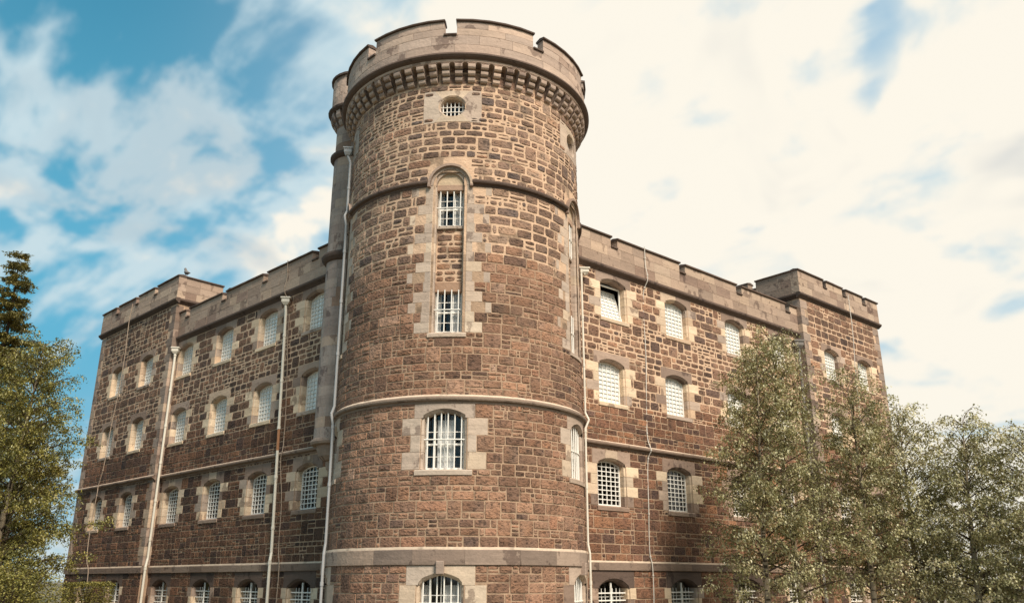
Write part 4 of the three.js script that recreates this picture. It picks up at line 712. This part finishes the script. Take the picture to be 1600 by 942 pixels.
// o: h height, w half width, low first branch, n limbs, seed, stems
function broadleaf(name, label, x, z, o) {
  const r = rng(o.seed), g = thing(name, label, 'tree', [x, 0, z], 0, o.group), L = new Leaves(), br = new MB(), stems = o.stems ?? 1, pal = o.pal ?? GREEN;
  for (let s = 0; s < stems; s++) {
    const ta = r() * 6.28, lean = o.lean ? o.lean[s] : [Math.cos(ta) * 0.06 * o.h * (stems > 1 ? 1.3 : 0.4), Math.sin(ta) * 0.06 * o.h], hs = o.h * (s ? (o.second ?? 0.86) : 1), tr = o.trunk ?? 0.02 * o.h, pts = [], rad = [], N = 14;
    const wob = [r() * 6, r() * 6];
    const tp = t => [lean[0] * t ** 1.3 + 0.05 * o.h * 0.25 * Math.sin(t * 4 + wob[0]) * t, hs * t, lean[1] * t ** 1.3 + 0.05 * o.h * 0.25 * Math.sin(t * 3.3 + wob[1]) * t];
    for (let k = 0; k <= N; k++) { const t = k / N; pts.push(tp(t)); rad.push(tr * (1 - t) ** 0.9 + 0.006); }
    pts[0][1] = -0.1; mesh('trunk', new MB().tube(pts, rad, 9).geo(), birchBark, g);
    const n = Math.round(o.n / stems);
    for (let i = 0; i < n; i++) {
      const t = mix(o.low, 0.985, ((i + r()) / n) ** 0.85), base = tp(t), az = i * 2.39996 + r() * 0.9;
      const tt = (t - o.low) / (1 - o.low), prof = Math.min(1, 0.55 + tt * 3) * (1 - tt) ** 0.72 * 1.08, len = o.w * (stems > 1 ? 0.82 : 1) * (0.16 + 0.95 * prof) * mix(0.7, 1.2, r()), rise = mix(0.5, 1.7, t * t) * mix(0.7, 1.2, r());
      const P = [], K = 6; for (let k = 0; k <= K; k++) { const q = k / K; P.push([base[0] + Math.cos(az) * len * q, base[1] + len * rise * (q * 0.9 - 0.34 * q * q * (o.droop ?? 1)), base[2] + Math.sin(az) * len * q]); }
      br.tube(P, P.map((_, k) => mix(tr * 0.34 * (1 - t * 0.6), 0.005, k / K)), 5);
      const m = Math.max(4, Math.round(len / 0.15 * (o.dens ?? 1)));
      for (let j = 0; j < m; j++) {
        const q = mix(0.16, 1, (j + r()) / m), f = q * K, k0 = Math.min(K - 1, Math.floor(f)), bp = P[k0].map((v, d) => mix(v, P[k0 + 1][d], f - k0));
        const a2 = az + (r() - 0.5) * 3.4, l2 = mix(0.35, 0.95, r()) * (o.twig ?? 1) * (1.15 - 0.5 * q), up = mix(-0.25, 0.75, r()), Q = [];
        for (let k = 0; k <= 3; k++) { const e = k / 3; Q.push([bp[0] + Math.cos(a2) * l2 * e, bp[1] + l2 * (up * e - 0.55 * e * e), bp[2] + Math.sin(a2) * l2 * e]); }
        br.tube(Q, [0.007, 0.006, 0.004, 0.002], 3);
        const nl = Math.round(l2 * 52 * (o.leafy ?? 1)), sz = o.leaf ?? 0.09; const base3 = pickW(pal, r);
        for (let v = 0; v < nl; v++) {
          const e = Math.pow(r(), 0.8), kf = e * 3, kk = Math.min(2, Math.floor(kf)), c3 = Q[kk].map((w, d) => mix(w, Q[kk + 1][d], kf - kk)), s3 = 0.13;
          L.leaf(c3[0] + (r() - 0.5) * s3 * 2, c3[1] + (r() - 0.5) * s3 * 2, c3[2] + (r() - 0.5) * s3 * 2, sz * mix(0.7, 1.3, r()), sz * mix(0.28, 0.42, r()), r, jit(base3, 0.28, r), 0.55);
        }
      }
    }
  }
  mesh('branches', br.geo(), twigMat, g); mesh('crown', L.geo(), leafMat, g);
  return L.p.length / 9;
}
let tris = 0;
const RG = 'young birches in front of the right wing', LG = 'trees left of the building';
tris += broadleaf('birch_tree', 'birch closest to the round tower, standing in front of the right wing windows', 10.15, 0.2, { h: 9.2, w: 2.25, low: 0.05, n: 78, seed: 101, group: RG, trunk: 0.11 });
tris += broadleaf('birch_tree', 'tallest birch, its tip reaching the right wing beside the end pavilion corner', 11.5, -0.3, { h: 10.2, w: 2.2, low: 0.08, n: 78, seed: 102, group: RG, trunk: 0.12 });
tris += broadleaf('birch_tree', 'birch with several stems in front of the right end pavilion', 13.9, -0.2, { h: 8.5, w: 2.5, low: 0.1, n: 84, seed: 103, group: RG, stems: 2, trunk: 0.09, second: 0.86 });
tris += broadleaf('birch_tree', 'birch just right of the end pavilion corner, seen against the pale sky', 15.9, -1.0, { h: 7.3, w: 2.3, low: 0.05, n: 70, seed: 104, group: RG, trunk: 0.1 });
tris += broadleaf('birch_tree', 'two stemmed birch second from the right edge of the view', 17.2, 0.3, { h: 6.9, w: 2.4, low: 0.06, n: 80, seed: 105, group: RG, stems: 2, trunk: 0.1, second: 0.9 });
tris += broadleaf('birch_tree', 'birch at the right edge of the view', 18.9, 1.4, { h: 6.3, w: 2.4, low: 0.05, n: 66, seed: 106, group: RG, trunk: 0.1 });
tris += broadleaf('birch_tree', 'pale trunked birch at the left edge, in front of the left end pavilion', -16.9, -4.4, { h: 10.4, w: 2.9, low: 0.08, n: 84, leafy: 1.25, seed: 111, group: LG, trunk: 0.14, pal: YELLOWGREEN });
tris += broadleaf('birch_tree', 'sparse leaning birch between the left end pavilion and the trees at the left edge', -19.3, -9.6, { h: 10.8, w: 2.3, low: 0.3, n: 46, seed: 112, group: LG, trunk: 0.1, pal: YELLOWGREEN, dens: 0.62 });
tris += broadleaf('broadleaf_tree', 'dark low tree beneath the birch at the left edge', -17.0, -5.0, { h: 6.6, w: 2.4, low: 0.08, n: 60, seed: 113, group: LG, trunk: 0.1, pal: CONIFER_AND_SHADE });
// conifer: whorls of drooping sprays
{
  const r = rng(131), g = thing('conifer_tree', 'tall dark conifer rising behind the birch at the left edge', 'tree', [-23.8, 0, -14.8], 0, LG), h = 18.2, L = new Leaves(), br = new MB(); const pts = [], rad = []; for (let k = 0; k <= 10; k++) { pts.push([0.1 * Math.sin(k), h * k / 10 - 0.1, 0]); rad.push(0.28 * (1 - k / 10) + 0.012); } mesh('trunk', new MB().tube(pts, rad, 9).geo(), twigMat, g);
  for (let i = 0; i < 150; i++) { const t = mix(0.12, 1.0, i / 150), az = i * 2.39996, len = mix(4.4, 0.2, t ** 1.0) * mix(0.45, 1.3, r()), y = h * t + (r() - 0.5) * 0.5, P = []; for (let k = 0; k <= 5; k++) { const q = k / 5; P.push([Math.cos(az) * len * q, y + len * (0.40 * q - 0.62 * q * q + 0.34 * q ** 4), Math.sin(az) * len * q]); } br.tube(P, P.map((_, k) => mix(0.045 * (1 - t) + 0.012, 0.005, k / 5)), 5);
    const m = Math.max(4, Math.round(len / 0.11)); for (let j = 0; j < m; j++) { const q = mix(0.12, 1, (j + r()) / m), f = q * 5, k0 = Math.min(4, Math.floor(f)), b = P[k0].map((v, d) => mix(v, P[k0 + 1][d], f - k0)), a2 = az + (j % 2 ? 1 : -1) * mix(0.6, 1.2, r()), l2 = mix(0.3, 0.8, r()) * (1.1 - 0.5 * q), base3 = pickW(CONIFER_AND_SHADE, r), nl = Math.round(l2 * 70);
      for (let v = 0; v < nl; v++) { const e = r(); L.leaf(b[0] + Math.cos(a2) * l2 * e + (r() - 0.5) * 0.16, b[1] - 0.28 * l2 * e * e + (r() - 0.5) * 0.12, b[2] + Math.sin(a2) * l2 * e + (r() - 0.5) * 0.16, 0.19, 0.04, r, jit(base3, 0.25, r), 0.2); } } }
  mesh('branches', br.geo(), twigMat, g); mesh('crown', L.geo(), leafMat, g); tris += L.p.length / 9;
}
function shrub(label, x, z, w, h, d, seed, n, pal, boxy, group) {
  const r = rng(seed), g = thing('shrub', label, 'shrub', [x, 0, z], 0, group), L = new Leaves(), br = new MB();
  for (let k = 0; k < 26; k++) { const a = r() * 6.28, q = r(); br.tube([[0.1 * Math.cos(a), -0.05, 0.1 * Math.sin(a)], [Math.cos(a) * w * 0.4 * q, h * 0.5, Math.sin(a) * d * 0.4 * q], [Math.cos(a) * w * 0.8 * q, h * 0.88, Math.sin(a) * d * 0.8 * q]], [0.03, 0.02, 0.006], 5); }
  for (let k = 0; k < n; k++) {
    let px, py, pz; if (boxy) { const f = Math.floor(r() * 5), e = () => 1 - 0.10 * r() ** 2 + (r() - 0.5) * 0.05; px = (r() * 2 - 1); pz = r() * 2 - 1; py = r(); if (f === 0) py = e(); else if (f === 1) px = e(); else if (f === 2) px = -e(); else if (f === 3) pz = e(); px *= w; pz *= d; py *= h; }
    else { const a = r() * 6.28, el = Math.asin(r()), q = 0.55 + 0.45 * r() ** 0.4, bump = 1 + 0.22 * Math.sin(a * 3 + seed) * Math.cos(el * 4 + seed); px = Math.cos(a) * Math.cos(el) * w * q * bump; pz = Math.sin(a) * Math.cos(el) * d * q * bump; py = Math.sin(el) * h * q * bump + 0.05; }
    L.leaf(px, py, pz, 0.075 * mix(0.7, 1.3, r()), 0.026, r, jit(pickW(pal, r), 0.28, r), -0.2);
  }
  mesh('stems', br.geo(), twigMat, g); mesh('crown', L.geo(), leafMat, g); tris += L.p.length / 9;
}
shrub('clipped square topped hedge bush in front of the left pavilion basement windows', -15.85, -10.6, 0.8, 1.42, 0.7, 201, 6500, YELLOWGREEN, true);
shrub('bright yellow green rounded bush in the bottom left corner', -13.6, 0.9, 1.7, 2.1, 1.5, 202, 15000, YELLOWGREEN, false);
for (const [x, z, w, h, s, l] of [[19.2, -6, 2.6, 3.6, 211, 'dark bush in the shade behind the rightmost birch'], [23.6, -7.5, 3, 3.8, 212, 'dark bush behind the right birches, beyond the pavilion corner'], [-21.6, -12, 2.5, 4.8, 213, 'dark bush in the shade behind the left trees, beside the pavilion'], [-19.2, -7.6, 2.6, 4.0, 214, 'dark bush under the birch at the left edge']]) shrub(l, x, z, w, h, w * 0.8, s, 14000, CONIFER_AND_SHADE, false, 'dark bushes in the shade of the trees');  // shade under the trees is put into these darker leaf colours
console.log('leaf triangles', tris);

renderer.render(scene, camera);
